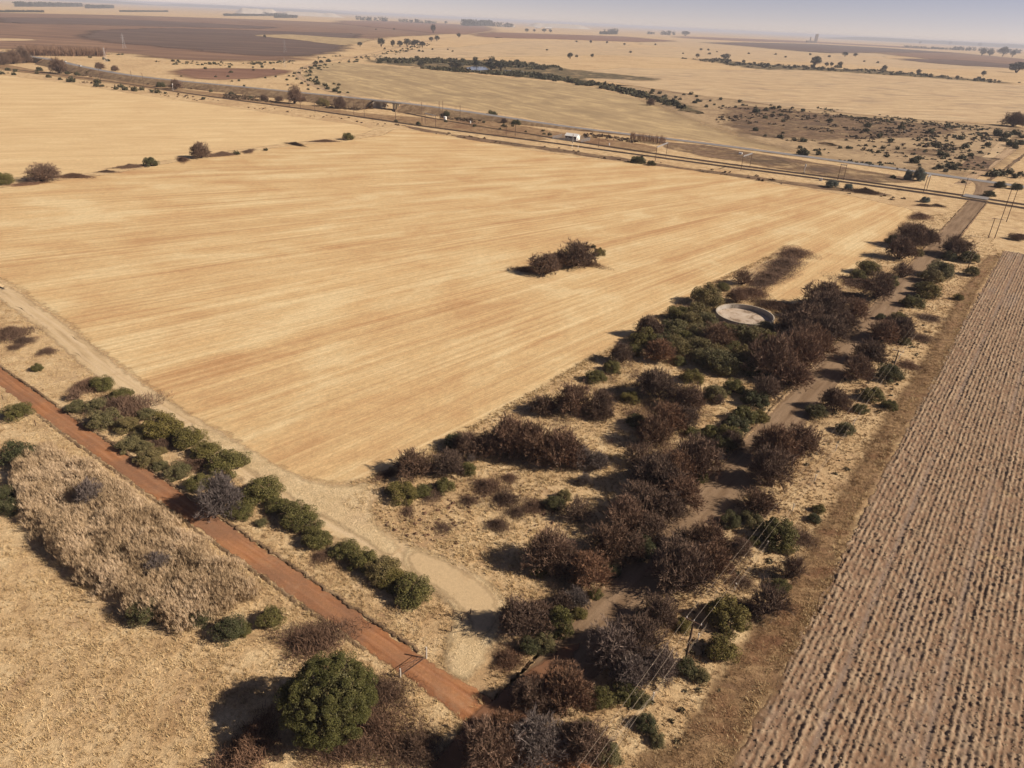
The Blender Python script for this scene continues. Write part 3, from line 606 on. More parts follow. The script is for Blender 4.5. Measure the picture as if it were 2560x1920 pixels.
def unit(v): return v / (np.linalg.norm(v, axis=-1, keepdims=True) + 1e-9)
def bez(p0, p1, p2, t): t = t[..., None]; return (1 - t) ** 2 * p0 + 2 * t * (1 - t) * p1 + t ** 2 * p2
def bare_meshes(seed, H=4.6, W=6.0, nst=9, nbr=320, ntw=11500, tl=.44, tw=.024, low=.12, flat=.9):
    r = np.random.default_rng(seed); m = MB()
    def dome(n, umin=.5):
        th = r.uniform(0, 2 * np.pi, n); z = r.uniform(low - .14, 1, n); rho = np.sqrt(np.clip(1 - np.maximum(z, 0) ** 1.7, 0, 1)) * np.where(z < .25, .80 + .8 * np.maximum(z, 0), 1); u = r.uniform(umin, 1, n) ** .5
        lump = 1 + .14 * np.sin(th * 3 + seed) + .10 * np.sin(th * 5 + 2 * seed) + .06 * np.sin(th * 2 + z * 5 + seed)
        return np.stack([W / 2 * rho * np.cos(th) * lump * u, W / 2 * rho * np.sin(th) * lump * u, H * np.maximum(z, .06) * (lump * .5 + .5) * u], 1)
    E = dome(nst, .8); E[:, 2] = np.maximum(E[:, 2], H * .35); p0 = np.c_[r.normal(0, .18, (nst, 2)), np.full(nst, -.1)]
    C = np.c_[E[:, :2] * .35 + r.normal(0, .2, (nst, 2)), E[:, 2] * .62]
    tt_ = np.linspace(0, 1, 6)
    for k in range(nst): m.tube(bez(p0[k], C[k], E[k], tt_), list(np.linspace(.085, .018, 6) * r.uniform(.8, 1.4)), 5, False)
    sk = r.integers(0, nst, nbr); t0 = r.uniform(.3, .95, nbr); b0 = np.array([bez(p0[k], C[k], E[k], np.array([t]))[0] for k, t in zip(sk, t0)])
    be = dome(nbr, .55); be = b0 + (be - b0) * np.minimum(1, 2.6 / (np.linalg.norm(be - b0, axis=1) + .01))[:, None]
    bc = (b0 + be) / 2 + np.c_[r.normal(0, .15, (nbr, 2)), np.full(nbr, .22)]
    V = []; T = []; tint = []
    def tris(p, d, w_):
        s_ = unit(np.cross(d, r.normal(0, 1, d.shape))) * w_[:, None]; k = sum(len(v) for v in V)
        v = np.stack([p - s_, p + s_, p + d], 1).reshape(-1, 3); V.append(v); T.append(k + np.arange(len(v)).reshape(-1, 3)); tint.append(np.repeat(r.random(len(p)), 3))
    for a, b in ((0, .4), (.4, .75), (.75, 1.0)):
        A = bez(b0, bc, be, np.full(nbr, a)); B = bez(b0, bc, be, np.full(nbr, b)); tris(A, (B - A) * 1.15, np.full(nbr, .028 * (1.1 - a)))
    q = r.integers(0, nbr, ntw); t = r.uniform(.15, 1, ntw); p = bez(b0[q], bc[q], be[q], t)
    d = unit(unit(p * [1, 1, flat]) * .8 + [0, 0, .45] + r.normal(0, .55, (ntw, 3))) * (tl * r.uniform(.4, 1.2, ntw))[:, None]
    tris(p, d, tw * r.uniform(.5, 1.2, ntw))
    k = len(V); me = fmesh('crown', np.vstack(V), np.vstack(T)); attr(me, 'tint', np.concatenate(tint))
    mt = bpy.data.meshes.new('trunk'); mt.from_pydata(m.v, [], m.f); mt.update(); return mt, me
def low_mesh(seed, W=4.0, L=4.0, H=.85, n=7500, tw=.016, tl=.42):
    r = np.random.default_rng(seed); th = r.uniform(0, 2 * np.pi, n); rho = np.abs(r.normal(0, .52, n)); rho = np.where(rho > 1.25, r.random(n), rho); lump = 1 + .22 * np.sin(3 * th + seed) + .15 * np.sin(5 * th + seed * 2)
    x, y = W / 2 * rho * np.cos(th) * lump, L / 2 * rho * np.sin(th) * lump
    hh = H * np.maximum(.12, 1 - .75 * rho) * (.4 + 1.0 * vnoise(x * 1.3 + 30, y * 1.3 + 30, seed))
    z = hh * r.uniform(0, .8, n); p = np.stack([x, y, z], 1)
    d = unit(r.normal(0, .6, (n, 3)) + [0, 0, .8]) * (tl * r.uniform(.5, 1.2, n))[:, None]
    s_ = unit(np.cross(d, r.normal(0, 1, d.shape))) * (tw * r.uniform(.5, 1.3, n))[:, None]
    V = np.stack([p - s_, p + s_, p + d], 1).reshape(-1, 3); me = fmesh('thicket', V, np.arange(3 * n).reshape(-1, 3)); attr(me, 'tint', np.repeat(r.random(n), 3)); return me
def leaf_mesh(name, seed, W, H, ncl, nlf, crad, ls, zlow=.12, sph=False, core=0, skirt=True):
    r = np.random.default_rng(seed)
    th = r.uniform(0, 2 * np.pi, ncl); 
    if sph: z = r.uniform(-.75, 1, ncl); rho = np.sqrt(1 - z * z); c = np.stack([rho * np.cos(th) * W / 2, rho * np.sin(th) * W / 2, H / 2 + z * H / 2], 1)
    else:
        u = r.random(ncl); rho = np.sin(np.arccos(u * .98)); c = np.stack([rho * np.cos(th) * W / 2, rho * np.sin(th) * W / 2, H * (zlow + (1 - zlow) * u)], 1)
    ctr = np.array([0, 0, H * (.5 if sph else .2)]); c = ctr + (c - ctr) * (1 - crad / (W / 2) * .9) * r.uniform(.84 if sph else .62, 1.06 if sph else 1.16, ncl)[:, None]
    cr = crad * r.uniform(.65, 1.35, ncl); k = np.repeat(np.arange(ncl), nlf)
    d = unit(r.normal(0, 1, (ncl * nlf, 3))); rad = r.uniform(.45, 1.0, ncl * nlf) ** .5
    p = c[k] + d * (cr[k] * rad)[:, None] * [1, 1, .82]
    nrm = unit(d + .9 * r.normal(0, 1, d.shape) + [0, 0, .25]); a = unit(np.cross(nrm, r.normal(0, 1, d.shape))); b = np.cross(nrm, a)
    s = ls * r.uniform(.6, 1.3, len(p)); a *= s[:, None]; b *= (s * .55)[:, None]
    p = p[:]; p[:, 2] = np.maximum(p[:, 2], .03)
    V = np.stack([p - a, p - b, p + a, p + b], 1).reshape(-1, 3)
    me = fmesh(name, V, np.arange(len(V)).reshape(-1, 4)); tint = np.clip(r.random(len(p)) * .6 + np.repeat(r.random(ncl), nlf) * .4, 0, 1)
    attr(me, 'tint', np.repeat(tint, 4)); return me, c
def stems_mesh(name, seed, ends, r0=.05, base=.15):
    m = MB(); r = random.Random(seed)
    for e in ends:
        p0 = (r.gauss(0, base), r.gauss(0, base), -.1); c = (e[0] * .4, e[1] * .4, e[2] * .6)
        m.tube([p0, c, tuple(e)], [r0, r0 * .7, r0 * .3], 5, False)
    me = bpy.data.meshes.new(name); me.from_pydata(m.v, [], m.f); me.update(); return me
PROTO = {}
def reg(kind, W, parts, name, cat): PROTO.setdefault(kind, []).append((W, parts, name, cat))
def setm(me, mat): me = me.copy(); me.materials.clear(); me.materials.append(mat); return me
for sd_ in range(5):
    Wd, Hd = (6, 3.5) if sd_ != 3 else (6, 4.1)
    mt, me = bare_meshes(11 + sd_, Hd, Wd, 8 + sd_)
    mt.materials.append(mat_bark)
    for kd, mm, nm in (('bare', mat_twig, 'thorn_tree'), ('grey', mat_twigg, 'thorn_tree'), ('rust', mat_twigr, 'thorn_tree')):
        reg(kd, Wd, [('trunk', mt), ('crown', setm(me, mm))], nm, 'tree')
for sd_ in range(3):
    mt, me = bare_meshes(51 + sd_, 2.6, 4.0, 14, 110, 1900, .7, .022, .15); mt.materials.append(mat_bark)
    reg('thin', 4.0, [('trunk', mt), ('crown', setm(me, mat_twig))], 'thorn_shrub', 'shrub')
for sd_ in range(5):
    me, c = leaf_mesh('foliage', 21 + sd_, 4.0, 2.15, 46, 300, .52, .062)
    st = stems_mesh('stems', sd_, c[::4] * .8); st.materials.append(mat_bark)
    r_ = np.random.default_rng(400 + sd_); k_ = r_.integers(0, len(c), 620); d_ = unit(unit(c[k_] + [0, 0, .3]) + r_.normal(0, .45, (620, 3))); p_ = c[k_] * r_.uniform(.6, 1.0, (620, 1)) + r_.normal(0, .15, (620, 3)); d_ *= r_.uniform(.35, .85, (620, 1)); w_ = unit(np.cross(d_, r_.normal(0, 1, d_.shape))) * .016
    tg = fmesh('twigs', np.stack([p_ - w_, p_ + w_, p_ + d_], 1).reshape(-1, 3), np.arange(1860).reshape(-1, 3)); attr(tg, 'tint', np.repeat(r_.random(620), 3)); tg.materials.append(mat_twig)
    for kd, mm in (('green', mat_green), ('olive', mat_olive_l), ('dark', mat_darkl), ('blue', mat_blueg)):
        reg(kd, 4.0, [('stems', st), ('foliage', setm(me, mm)), ('twigs', tg)], 'bush', 'bush')
for sd_ in range(4):
    me = low_mesh(31 + sd_); me.materials.append(mat_low); reg('low', 4.0, [(None, me)], 'thicket', 'thicket')
for sd_ in range(3):
    me, c = leaf_mesh('scrub', 61 + sd_, 3.0, 1.7, 12, 34, .65, .22); me.materials.append(mat_far); reg('scrub', 3.0, [(None, me)], 'scrub_bush', 'bush')
for sd_ in range(4):
    me, c = leaf_mesh('crown', 71 + sd_, 9.0, 7.5, 22, 60, 1.7, .42, sph=True); me.transform(Matrix.Translation((0, 0, 1.0)))
    st = stems_mesh('trunk', sd_, [(x, y, z + 1.0) for x, y, z in c[::4]], .28, .1); st.materials.append(mat_bark); me.materials.append(mat_gum)
    reg('gum', 9.0, [('trunk', st), ('crown', me)], 'gum_tree', 'tree')

pr = random.Random(99)
FIRST = {}
WSC = {}
def plant(kind, px, py, w, label, group=None, hs=1.0, shift=None, ls=None, rz=None):
    "a plant whose visible lower edge stands at photo pixel (px, py) and which is w photo pixels wide"
    lst = PROTO[kind]; W, parts, nm, cat = lst[pr.randrange(len(lst))]
    g = P(px, py); Wm = w * mpp(g) * (WSC.get(kind, 1) if py > 580 else (.82 if kind == 'gum' else 1)) * (1.13 if kind in ('bare', 'rust', 'olive') and py > 580 and px > 950 and g[0] < np.polyval(A_, g[1]) - 1 else 1); sf = shift if shift is not None else (.62 if kind in ('green', 'olive', 'dark', 'low', 'blue', 'scrub') else .30)
    u = g[:2] / np.linalg.norm(g[:2]); dep = math.atan2(CAMH, np.linalg.norm(g[:2]))
    c = g[:2] + u * Wm / 2 * sf * (.4 + .6 * math.sin(dep))
    if px < 1060 and 950 < py < 1560 and kind in ('green', 'olive'): hs *= .80          # the clipped-looking hedge is low
    s = Wm / W; ang = rz if rz is not None else pr.uniform(0, 6.28)
    hz = s * hs * (1.0 if kind in ('scrub',) else pr.uniform(.9, 1.12))
    if parts[0][0] is None:
        o = bpy.data.objects.new(nm, parts[0][1]); COL.objects.link(o)
        o.location = (c[0], c[1], 0); o.rotation_euler = (0, 0, ang)
    else:
        o = empty(nm, (c[0], c[1], 0), ang)
        for pn, me in parts:
            q = bpy.data.objects.new(pn, me); COL.objects.link(q); q.parent = o
    o.scale = (s, s * (ls or 1.0), hz)
    return tag(o, label, cat, group)
WSC = {'bare': 1.14, 'rust': 1.12, 'grey': 1.05, 'low': 1.3, 'green': 1.05, 'olive': 1.05}
def rows(txt, group=None):
    for ln in txt.strip().splitlines():
        a = ln.split('|'); k, px, py, w_ = a[0].split(); hs = 1.0; ls = None; rz = None
        for e in a[2].split() if len(a) > 2 else []:
            if e[0] == 'h': hs = float(e[1:])
            if e[0] == 'l': ls = float(e[1:])
            if e[0] == 'r': rz = R(float(e[1:]))
        plant(k, float(px), float(py), float(w_), a[1].strip(), group, hs, None, ls, rz)

# --- hedge of green bushes between the red track and the big stubble field
rows('''
green 258 975 56|dark green bush at the far top end of the hedge row along the stubble field
low 222 975 52|brown leafless shrub touching the topmost green bush of the hedge row|h1.3
thin 192 1000 38|thin brown shrub at the left top of the hedge row near the red track
green 305 1001 52|low dark green bush at the pale path, second from the top of the hedge row
olive 247 1031 58|rounded olive bush with bare purple scrub on its right in the hedge row
olive 196 1031 48|flat olive bush nearest the red track at the top of the hedge row
low 311 1042 104|wide purple brown scrub patch surrounded by bushes in upper hedge row|h1.2
olive 371 1049 46|small olive bush on the field side right of the purple scrub patch
green 412 1092 96|wide double green bush bulging towards the pale path in the upper hedge row
olive 264 1070 76|dull olive bush below the purple scrub patch near the red track
olive 319 1082 60|yellowish olive bush below the purple scrub in the middle of the hedge row
olive 356 1097 42|small light olive bush between yellowish bush and wide double bush
olive 330 1128 62|olive bush beside red track, left of a pair at mid hedge
olive 362 1130 44|small olive bush, right of a pair at mid hedge
green 474 1119 80|round dark green bush beside the pale path below the wide double bush
low 410 1118 46|small brown scrub between hedge bushes left of the round dark green bush
low 494 1172 60|brown scrub under the long dark bushes at mid hedge
green 517 1146 70|dark green bush touching the left end of the long mass beside pale path
green 572 1184 102|long dark green bush mass on field side just above the grey leafless tree
olive 395 1140 40|small yellow green bush near the red track, upper of two
olive 373 1162 58|spreading olive bush at the edge of red track in mid hedge
olive 449 1195 62|tall olive bush standing alone in grass at mid hedge
olive 402 1176 38|tiny olive bush at the red track beside the tall lone olive bush
green 501 1224 62|dark green bush just left of the grey leafless tree
grey 556 1290 124|big pale grey leafless tree beside the red track|h1.25
green 603 1294 66|bright dark green bush in front of the grey leafless tree
green 662 1255 104|large round dark green bush right behind the grey leafless tree
green 698 1283 68|dark green bush third below the grey leafless tree along pale path
green 742 1316 92|big dark green bush in the lower hedge chain along the pale path
green 774 1330 74|dark green bush under the big one in the lower hedge chain
green 793 1368 76|last green bush of the hedge chain before the gap
olive 655 1316 32|tiny yellow green bush in dry grass below the grey leafless tree
low 806 1404 44|small grey brown scrub in the gap between two hedge chains
green 868 1398 74|first bush after the gap, dark green at left end of the lower hedge
green 912 1428 80|second dark green bush of the lower hedge after the gap
olive 958 1455 82|yellow green bush in the middle of the lower hedge after the gap
green 990 1478 80|dark green bush next to the last big one of the lower hedge
green 1032 1512 106|biggest dark green bush ending the lower hedge near the broken fence
green 50 1047 64|lone green bush on the left side of the red track
dark 50 1160 78|dark green bush at the upper left margin of the reed bed
dark 10 1253 52|dark bush cut by the left picture edge beside the reed bed
dark 30 1284 56|dark green bush at left margin of reed bed, below the one cut by the edge
green 95 927 26|tiny green bush in dry grass above the red track at far left
low 30 845 62|brown scrub near the left picture edge above the red track
low 62 858 34|dark scrub right of the scrub at the left picture edge
low 118 884 30|small brown scrub beside the bend of the pale path
low 40 872 24|tiny brown scrub at far left above the red track
dark 580 1604 84|dark bush with brown lower side by the lower right end of the reed bed
green 612 1588 40|green part bush between dark bush and bright bush by the reeds
green 680 1570 68|bright green bush between the reed bed and the red track
dark 370 1560 84|dark green bush under the front edge of reed bed, left of two
dark 508 1566 60|dark green bush under the front edge of reed bed, right of two
grey 240 1275 84|purple grey leafless bush poking out of the upper reed bed|h1.35
grey 392 1440 76|purple grey leafless bush poking out of the lower reed bed|h1.3
low 795 1640 135|wide dark brown thicket between red track and the big evergreen tree|h1.0 l.75 r20
low 962 1760 80|brown thicket right of the big evergreen tree|l1.5 r75
low 940 1870 110|purple brown thicket at lower right foot of the big evergreen tree|l1.4 r60
low 870 1925 150|brown thicket in front of the big evergreen tree at the picture bottom|l.6 r5
low 640 1930 170|reddish brown thicket at the bottom edge left of the evergreen tree|l.5
low 1040 1915 110|dark scrub at the picture bottom between evergreen tree and road corner
''')
# --- island in the big field and the boundary strip behind it
rows('''
bare 1359 688 80|round brown leafless tree at the left of the island in the big stubble field|h.95
bare 1435 668 90|taller brown leafless tree at the right of the island in the big stubble field|h1.05
bare 1396 668 64|brown leafless tree wedged in the middle of the field island|h.9
green 1497 640 32|small green bush at right end of the island in the big field
scrub 1484 620 16|tiny dark bush behind the green one on the field island
low 1320 682 60|low dark scrub at the left tip of the field island|h.7 l.5
low 1450 664 90|brown grass scrub under the two trees of the field island|h.5 l.5
bare 105 454 90|spreading two-lobed leafless tree on the strip between the two pale fields|h.55
bare 505 396 56|round lone leafless tree on the strip between the two pale fields|h1.2
dark 377 416 34|small dark bush on the strip between the two trees of the field boundary
green 14 462 40|green bush on the field boundary at the left picture edge
green 870 350 30|green bush at the right end of the boundary strip near the railway
low 187 446 70|low brown scrub just right of the two-lobed tree|h.6 l.4 r8
low 268 432 40|low brown scrub on the boundary strip before the small dark bush|h.5 l.4
low 325 421 62|low brown scrub reaching the small dark bush on the boundary|h.5 l.4
low 458 403 60|low brown scrub left of the lone round tree|h.5 l.4
low 556 391 64|low brown scrub right of the lone round tree|h.6 l.4
low 622 381 56|low brown scrub in the middle of the boundary strip right of the round tree|h.5 l.4
low 740 364 62|low brown scrub on the right half of boundary strip|h.5 l.3
low 810 356 60|low brown scrub next to the green bush at the boundary end|h.5 l.3
scrub 591 387 17|tiny green bush right of the lone round tree
scrub 664 377 12|tiny green bush farther right along the boundary strip
low 70 464 60|low green brown scrub under the two-lobed tree|h.5 l.4
''')
# --- long row of thorn trees at the lower edge of the big field
rows('''
rust 1040 1192 104|rusty leafless tree behind the bright green bush at the field corner|h1.0
bare 1117 1186 88|brown leafless tree between rusty corner tree and small green bush
green 1171 1189 46|small green bush between two groups of leafless trees at the field edge
green 1006 1254 86|bright green bush at the lower left corner of the big field
green 1058 1244 56|green bush joined to the right of the bright corner bush
green 1110 1232 54|green bush with brown scrub, right end of the corner bushes
low 1090 1248 80|brown scrub in front of the corner bushes|h.7 l.5
low 965 1200 60|low brown scrub in the shade at the tip of the field corner|h.6 l.5
bare 1168 1136 74|leftmost leafless tree of the long row at the field edge
dark 1140 1120 60|dark evergreen bush in shade at left end of the long leafless row
bare 1214 1140 88|second leafless tree of the long row at field edge
bare 1280 1144 112|broad leafless tree in the middle of the long row|h1.15
rust 1336 1154 112|reddish leafless tree in the middle of the long row|h1.15
bare 1398 1166 112|broad dark leafless tree right of the reddish one in the long row|h1.1
grey 1446 1170 84|greyish leafless tree near right end of the long row|h1.1
grey 1486 1176 76|pale grey tree with spreading twigs ending the long row|h1.2
grey 1459 1212 50|small grey leafless shrub below the right end of the long row
grey 1180 1154 32|small pale shrub under the left end of the long row
low 1218 1232 70|purple brown scrub patch in pale grass below the long row|h.9
low 1171 1262 42|small brown scrub left of the purple brown patch in pale grass|h.9
low 1266 1264 66|dark brown scrub right of the purple brown patch in pale grass|h.9
low 1290 1292 46|small brown scrub under the dark brown scrub in pale grass|h.9
low 1244 1326 52|lowest dark brown scrub patch in the pale grass clearing|h.9
low 1274 1204 40|small brown scrub nearest to the long row in the clearing|h.8
low 1336 1280 56|brown scrub touching the dark green bush in the clearing|h.9
low 1020 1290 50|faint brown scrub in pale grass near path bend|h.4 l.6
low 1108 1330 46|faint dark scrub in pale grass above the sandy path|h.4
dark 1385 1276 58|dark green bush at right side of the clearing
olive 1410 1252 36|light olive bush just right of the dark bush in the clearing
thin 1442 1300 92|thin leafless shrub right of the clearing bushes
bare 1428 1034 94|tall dark leafless tree at the field edge behind the long row|h1.35
bare 1500 1042 72|leafless tree beside the tall dark one behind the long row|h1.25
bare 1352 1036 66|low brown tree between long row and tall dark tree
green 1487 958 54|green bush at the field edge behind the tall dark tree
green 1503 952 30|small green bush on the field edge right of green bush
''')
# --- thicket around the round tank
rows('''
bare 1553 908 60|dark leafless tree at field edge left of the tank thicket
green 1529 932 50|green bush under the dark leafless tree at the field edge
green 1583 892 46|bright green bush at field edge right of the dark leafless tree
bare 1622 845 66|grey brown leafless tree casting a lone shadow on the stubble|h1.3
green 1608 866 70|green bush under the tree that casts a lone shadow
dark 1652 878 80|dark green bush in the upper left of the tank thicket
thin 1852 712 56|bare shrub standing alone at the start of the dark strip in the field bay
green 1805 728 36|round green bush at the field edge behind the tank
low 1945 684 50|dark brown scrub at the middle of the strip in the field bay|h.7 l2.2 r-37
low 1905 712 50|dark brown scrub at near end of the strip in the field bay|h.7 l2.0 r-38
low 1985 640 56|dark brown scrub at far end of the strip in the field bay|h.8 l1.7 r-42
low 1965 664 58|dark brown scrub joining the middle and far end of the strip in the field bay|h.8 l2.0 r-40
low 1922 700 56|dark brown scrub joining the middle and near end of the strip in the field bay|h.8 l2.0 r-38
low 1880 740 70|brown scrub between the bare shrub and the tank|h.6
low 1935 775 90|brown scrub behind the tank along the field bay|h.7 l.6 r-20
low 1990 782 80|brown scrub filling the field bay corner behind the tank|h.7 l.7
bare 1806 822 42|low grey brown shrub against the near wall of the tank, left of four|h.5
thin 1838 830 46|low grey brown shrub against the near wall of the tank, second of four|h.6
bare 1872 832 46|low grey brown shrub against the near wall of the tank, third of four|h.5
olive 1910 826 44|olive shrub against the near wall of tank, right of four|h.7
bare 1842 758 48|small grey brown shrub behind the rim of tank
rust 1646 904 78|low rusty tree in the middle of the bushes left of the tank thicket
bare 1641 998 112|wide leafless tree standing left of the green tank thicket|h1.0
green 1573 1008 50|green bush in shade left of the wide leafless tree
rust 1655 1082 96|reddish brown leafless tree below the wide leafless tree|h1.15
rust 1629 1112 86|small reddish tree with a visible trunk below the reddish brown tree|h1.2
bare 1504 1050 60|dark shrub right of tall dark tree, in front of pale grass
dark 1590 1068 52|dark green bush left of reddish brown tree
thin 1594 1164 90|thin bare shrub in the shade below the small reddish tree
bare 1718 1030 82|dark leafless tree with green underneath near middle of thicket
olive 1717 1012 60|olive bush under the dark leafless tree in the middle of thicket
bare 1716 1074 66|brown leafless shrub beside light green bush in the thicket
green 1770 1094 50|round light green bush left of the green hedge by the road
green 1729 1094 42|green bush between leafless shrub and the round light green bush
green 1856 1058 66|top bush of the short green hedge left of the gravel road
dark 1835 1081 70|dark second bush of the short green hedge left of the gravel road
green 1816 1104 66|third bush of the short green hedge left of the gravel road
dark 1810 1126 58|lowest bush of the short green hedge left of the gravel road
green 1897 1054 44|green bush at the road edge next to short hedge
bare 1830 1120 56|leafless shrub under the low end of the short green hedge
green 1832 985 56|lone bright green bush in pale grass below the tank thicket
olive 1784 1002 54|flat topped olive bush on dark stems left of the lone bright bush
thin 1796 1012 36|bare little tree under the flat topped olive bush
green 1728 958 58|green bush at the lower left rim of the tank thicket
olive 1797 936 84|olive bush at the lower rim of the tank thicket
olive 1758 914 66|olive bush second from left at the lower rim of thicket
green 1695 912 42|green bush left at the lower rim of the thicket
rust 1785 872 92|russet leafless tree in the middle of the tank thicket
grey 1964 858 46|pale grey sprig of dead shrub below the tank
rust 2030 892 98|reddish leafless tree below the tank near gravel road|h1.1
bare 1988 924 108|dark leafless tree left of the road below reddish tree|h1.2
bare 1920 944 118|largest dark leafless tree below the tank thicket|h1.25
bare 1972 968 98|dark leafless tree at the road edge below the largest dark tree
dark 1875 938 66|dark bush at the left foot of the largest dark tree
dark 1884 1018 70|dark green bush at the road bend above the short hedge
bare 1905 1000 76|dark shrub between largest dark tree and short green hedge
''')
rows('''
olive 1766 764 78|dense olive green bush in the thicket left of round tank
olive 1740 804 66|dense olive green bush in the thicket left of round tank
green 1695 804 62|dense olive green bush in the thicket left of round tank
olive 1722 822 62|dense olive green bush in the thicket left of round tank
olive 1762 822 60|dense olive green bush in the thicket left of round tank
olive 1678 842 66|dense olive green bush in the thicket left of round tank
green 1700 860 62|dense olive green bush in the thicket left of round tank
olive 1686 884 66|dense olive green bush in the thicket left of round tank
olive 1744 852 62|dense olive green bush in the thicket left of round tank
''', 'olive bushes packed left of the round tank')
rows('''
olive 1746 890 70|dense olive green bush in the thicket just below round tank
green 1825 890 60|dense olive green bush in the thicket just below round tank
olive 1860 855 60|dense olive green bush in the thicket just below round tank
olive 1893 862 66|dense olive green bush in the thicket just below round tank
green 1923 876 70|dense olive green bush in the thicket just below round tank
olive 1853 910 62|dense olive green bush in the thicket just below round tank
dark 1905 905 60|dense olive green bush in the thicket just below round tank
green 1815 842 56|dense olive green bush in the thicket just below round tank
olive 1790 905 60|dense olive green bush in the thicket just below round tank
''', 'olive bushes packed below the round tank')
rows('''
bare 2058 806 108|dark leafless tree in the row between round tank and gravel road
bare 2050 774 96|dark leafless tree in the row between round tank and gravel road
bare 2128 798 66|dark leafless tree in the row between round tank and gravel road
bare 2019 838 98|dark leafless tree in the row between round tank and gravel road
bare 2069 858 96|dark leafless tree in the row between round tank and gravel road
bare 1976 838 76|dark leafless tree in the row between round tank and gravel road
bare 2095 832 70|dark leafless tree in the row between round tank and gravel road
bare 2010 872 80|dark leafless tree in the row between round tank and gravel road
''', 'leafless trees right of the round tank')
# --- upper part of the gravel road
rows('''
low 2279 575 50|dark brown scrub strip at the far field edge near the crossing|h.9 l2.4 r-38
low 2250 600 40|dark brown scrub at the near end of the strip by far field edge|h.9 l2.0 r-38
low 2300 545 44|dark brown scrub at the far end of strip by far field edge|h.9 l2.0 r-38
green 2231 612 36|green bush below the dark scrub strip at the far field edge
bare 2275 619 66|leafless shrub right of the green bush at the far field edge
bare 2314 612 50|leafless shrub at road edge opposite the big roadside tree
bare 2246 648 62|leafless shrub beneath the far field edge shrubs
olive 2291 639 28|small green bush at road edge below the leafless shrub
thin 2252 694 56|greyish thin tree left of the road in the upper part
green 2167 686 54|green bush on the right headland of the stubble near upper road
green 2143 700 38|smaller green bush left of the headland green bush
green 2223 716 38|green bush on the left road edge below greyish thin tree
bare 2182 748 72|leafless tree left of the upper road below green bushes
low 2122 752 64|low brown scrub on the headland above the leafless row|h.7
low 2150 716 90|brown scrub ground under the headland green bushes|h.4
bare 2390 642 74|big round leafless tree right of the upper road casting shade across it|h.95
dark 2372 650 34|dark shrub under the big round roadside tree
green 2419 657 44|green bush behind the distant power pole
green 2427 690 34|small green bush in front of the distant power pole
olive 2345 695 64|olive bush on the right verge under the round roadside tree, upper of four
olive 2326 708 54|olive bush on the right verge, second of four
olive 2301 727 36|small olive bush at the right road edge, third of four
green 2318 745 54|green bush on the right verge, lowest of four
green 2279 768 50|dark green bush right of the road standing alone below the four olive bushes
green 2394 750 24|tiny bright green bush on right verge beside the plough
green 2244 802 36|green bush at right road edge where the leafless trees begin
bare 2237 850 84|top leafless tree of the right roadside row
bare 2202 858 78|second leafless tree of the right roadside row
bare 2167 908 88|third leafless tree of the right roadside row casting shade on road
bare 2139 950 84|fourth leafless tree of the right roadside row
green 2260 862 28|small green bush right of the second roadside tree
dark 2217 953 66|dark bush at the foot of the middle power pole
dark 2200 800 26|small dark bush on the right verge
low 2320 800 50|grey brown scrub on the right verge beside the plough|h.4
low 2300 850 50|grey brown scrub in the right verge grass near top roadside tree|h.4
low 2270 920 50|grey brown scrub in the right verge grass behind middle pole|h.4
''')
# --- middle of the gravel road, right side
rows('''
bare 2085 1030 74|leafless tree right of the road with green bushes on its right|h1.2
dark 2036 1046 54|dark bush left under the tree with the green bushes
green 2176 1004 56|flat green bush on the right verge, upper of three
green 2151 1033 36|green bush on the right verge, lower left of three
green 2221 1024 36|small green bush on the right verge nearest the plough
olive 2112 1087 46|olive bush on the right verge below the three green bushes
bare 2003 1134 104|leafless tree right of the road, topmost of the big trio
rust 1927 1160 128|reddish dark leafless tree overhanging the road, middle of big trio|h1.1
bare 1925 1222 122|dark leafless tree overhanging the road, lowest of big trio|h1.1
rust 1884 1286 104|reddish brown leafless tree right of the road with long twig shadows
dark 1824 1318 56|dark green bush at the right road edge below twig shadows
olive 1876 1314 56|olive green shrub between dark bush and bright bush by the road
green 1938 1366 94|big bright green bush under the power wires
green 1880 1364 36|small bright green bush left of the big bright one
rust 1752 1390 124|round reddish brown leafless tree at the road edge left of bright bush|h1.1
bare 1836 1402 86|leafless tree right of the round reddish brown one
olive 1795 1392 60|olive shrub in the reddish brown trees by the road
green 1965 1386 34|small bright green bush right of big bright bush
dark 2033 1306 34|dark green little bush on the right verge, lower of two
green 2045 1282 30|bright little bush on the right verge, upper of two
low 2000 1360 70|dark brown scrub right of the big bright bush|h.5
thin 1971 1448 72|little bare tree with a clear trunk beside the plough edge|h1.4
green 1950 1480 44|green bush at the foot of the little bare tree
thin 1915 1540 110|pale spreading bare shrub beside the plough edge|h1.1
green 1808 1574 104|large dark green bush right of the near power pole top
green 1797 1652 80|round green bush standing alone right of the near power pole
dark 1712 1692 60|dark green bush at the foot of the near power pole
olive 1750 1708 46|olive bush right of the near power pole foot
green 1705 1580 46|dark green bush left behind the near power pole
low 1870 1545 70|dark brown scrub between large dark bush and pale bare shrub|h.6
low 1700 1470 60|dark brown scrub under the wires above the near power pole|h.5
low 1850 1470 60|brown scrub on the verge under the wires|h.5
bare 1690 1484 176|huge leafless tree right of the road above near power pole|h1.0
rust 1762 1456 150|broad russet leafless tree under the wires beside the huge tree
bare 1720 1400 126|leafless tree behind the huge roadside tree
bare 1650 1564 104|dark leafless tree right of the open road stretch
green 1601 1558 40|small green bush at right road edge by the open stretch
''')
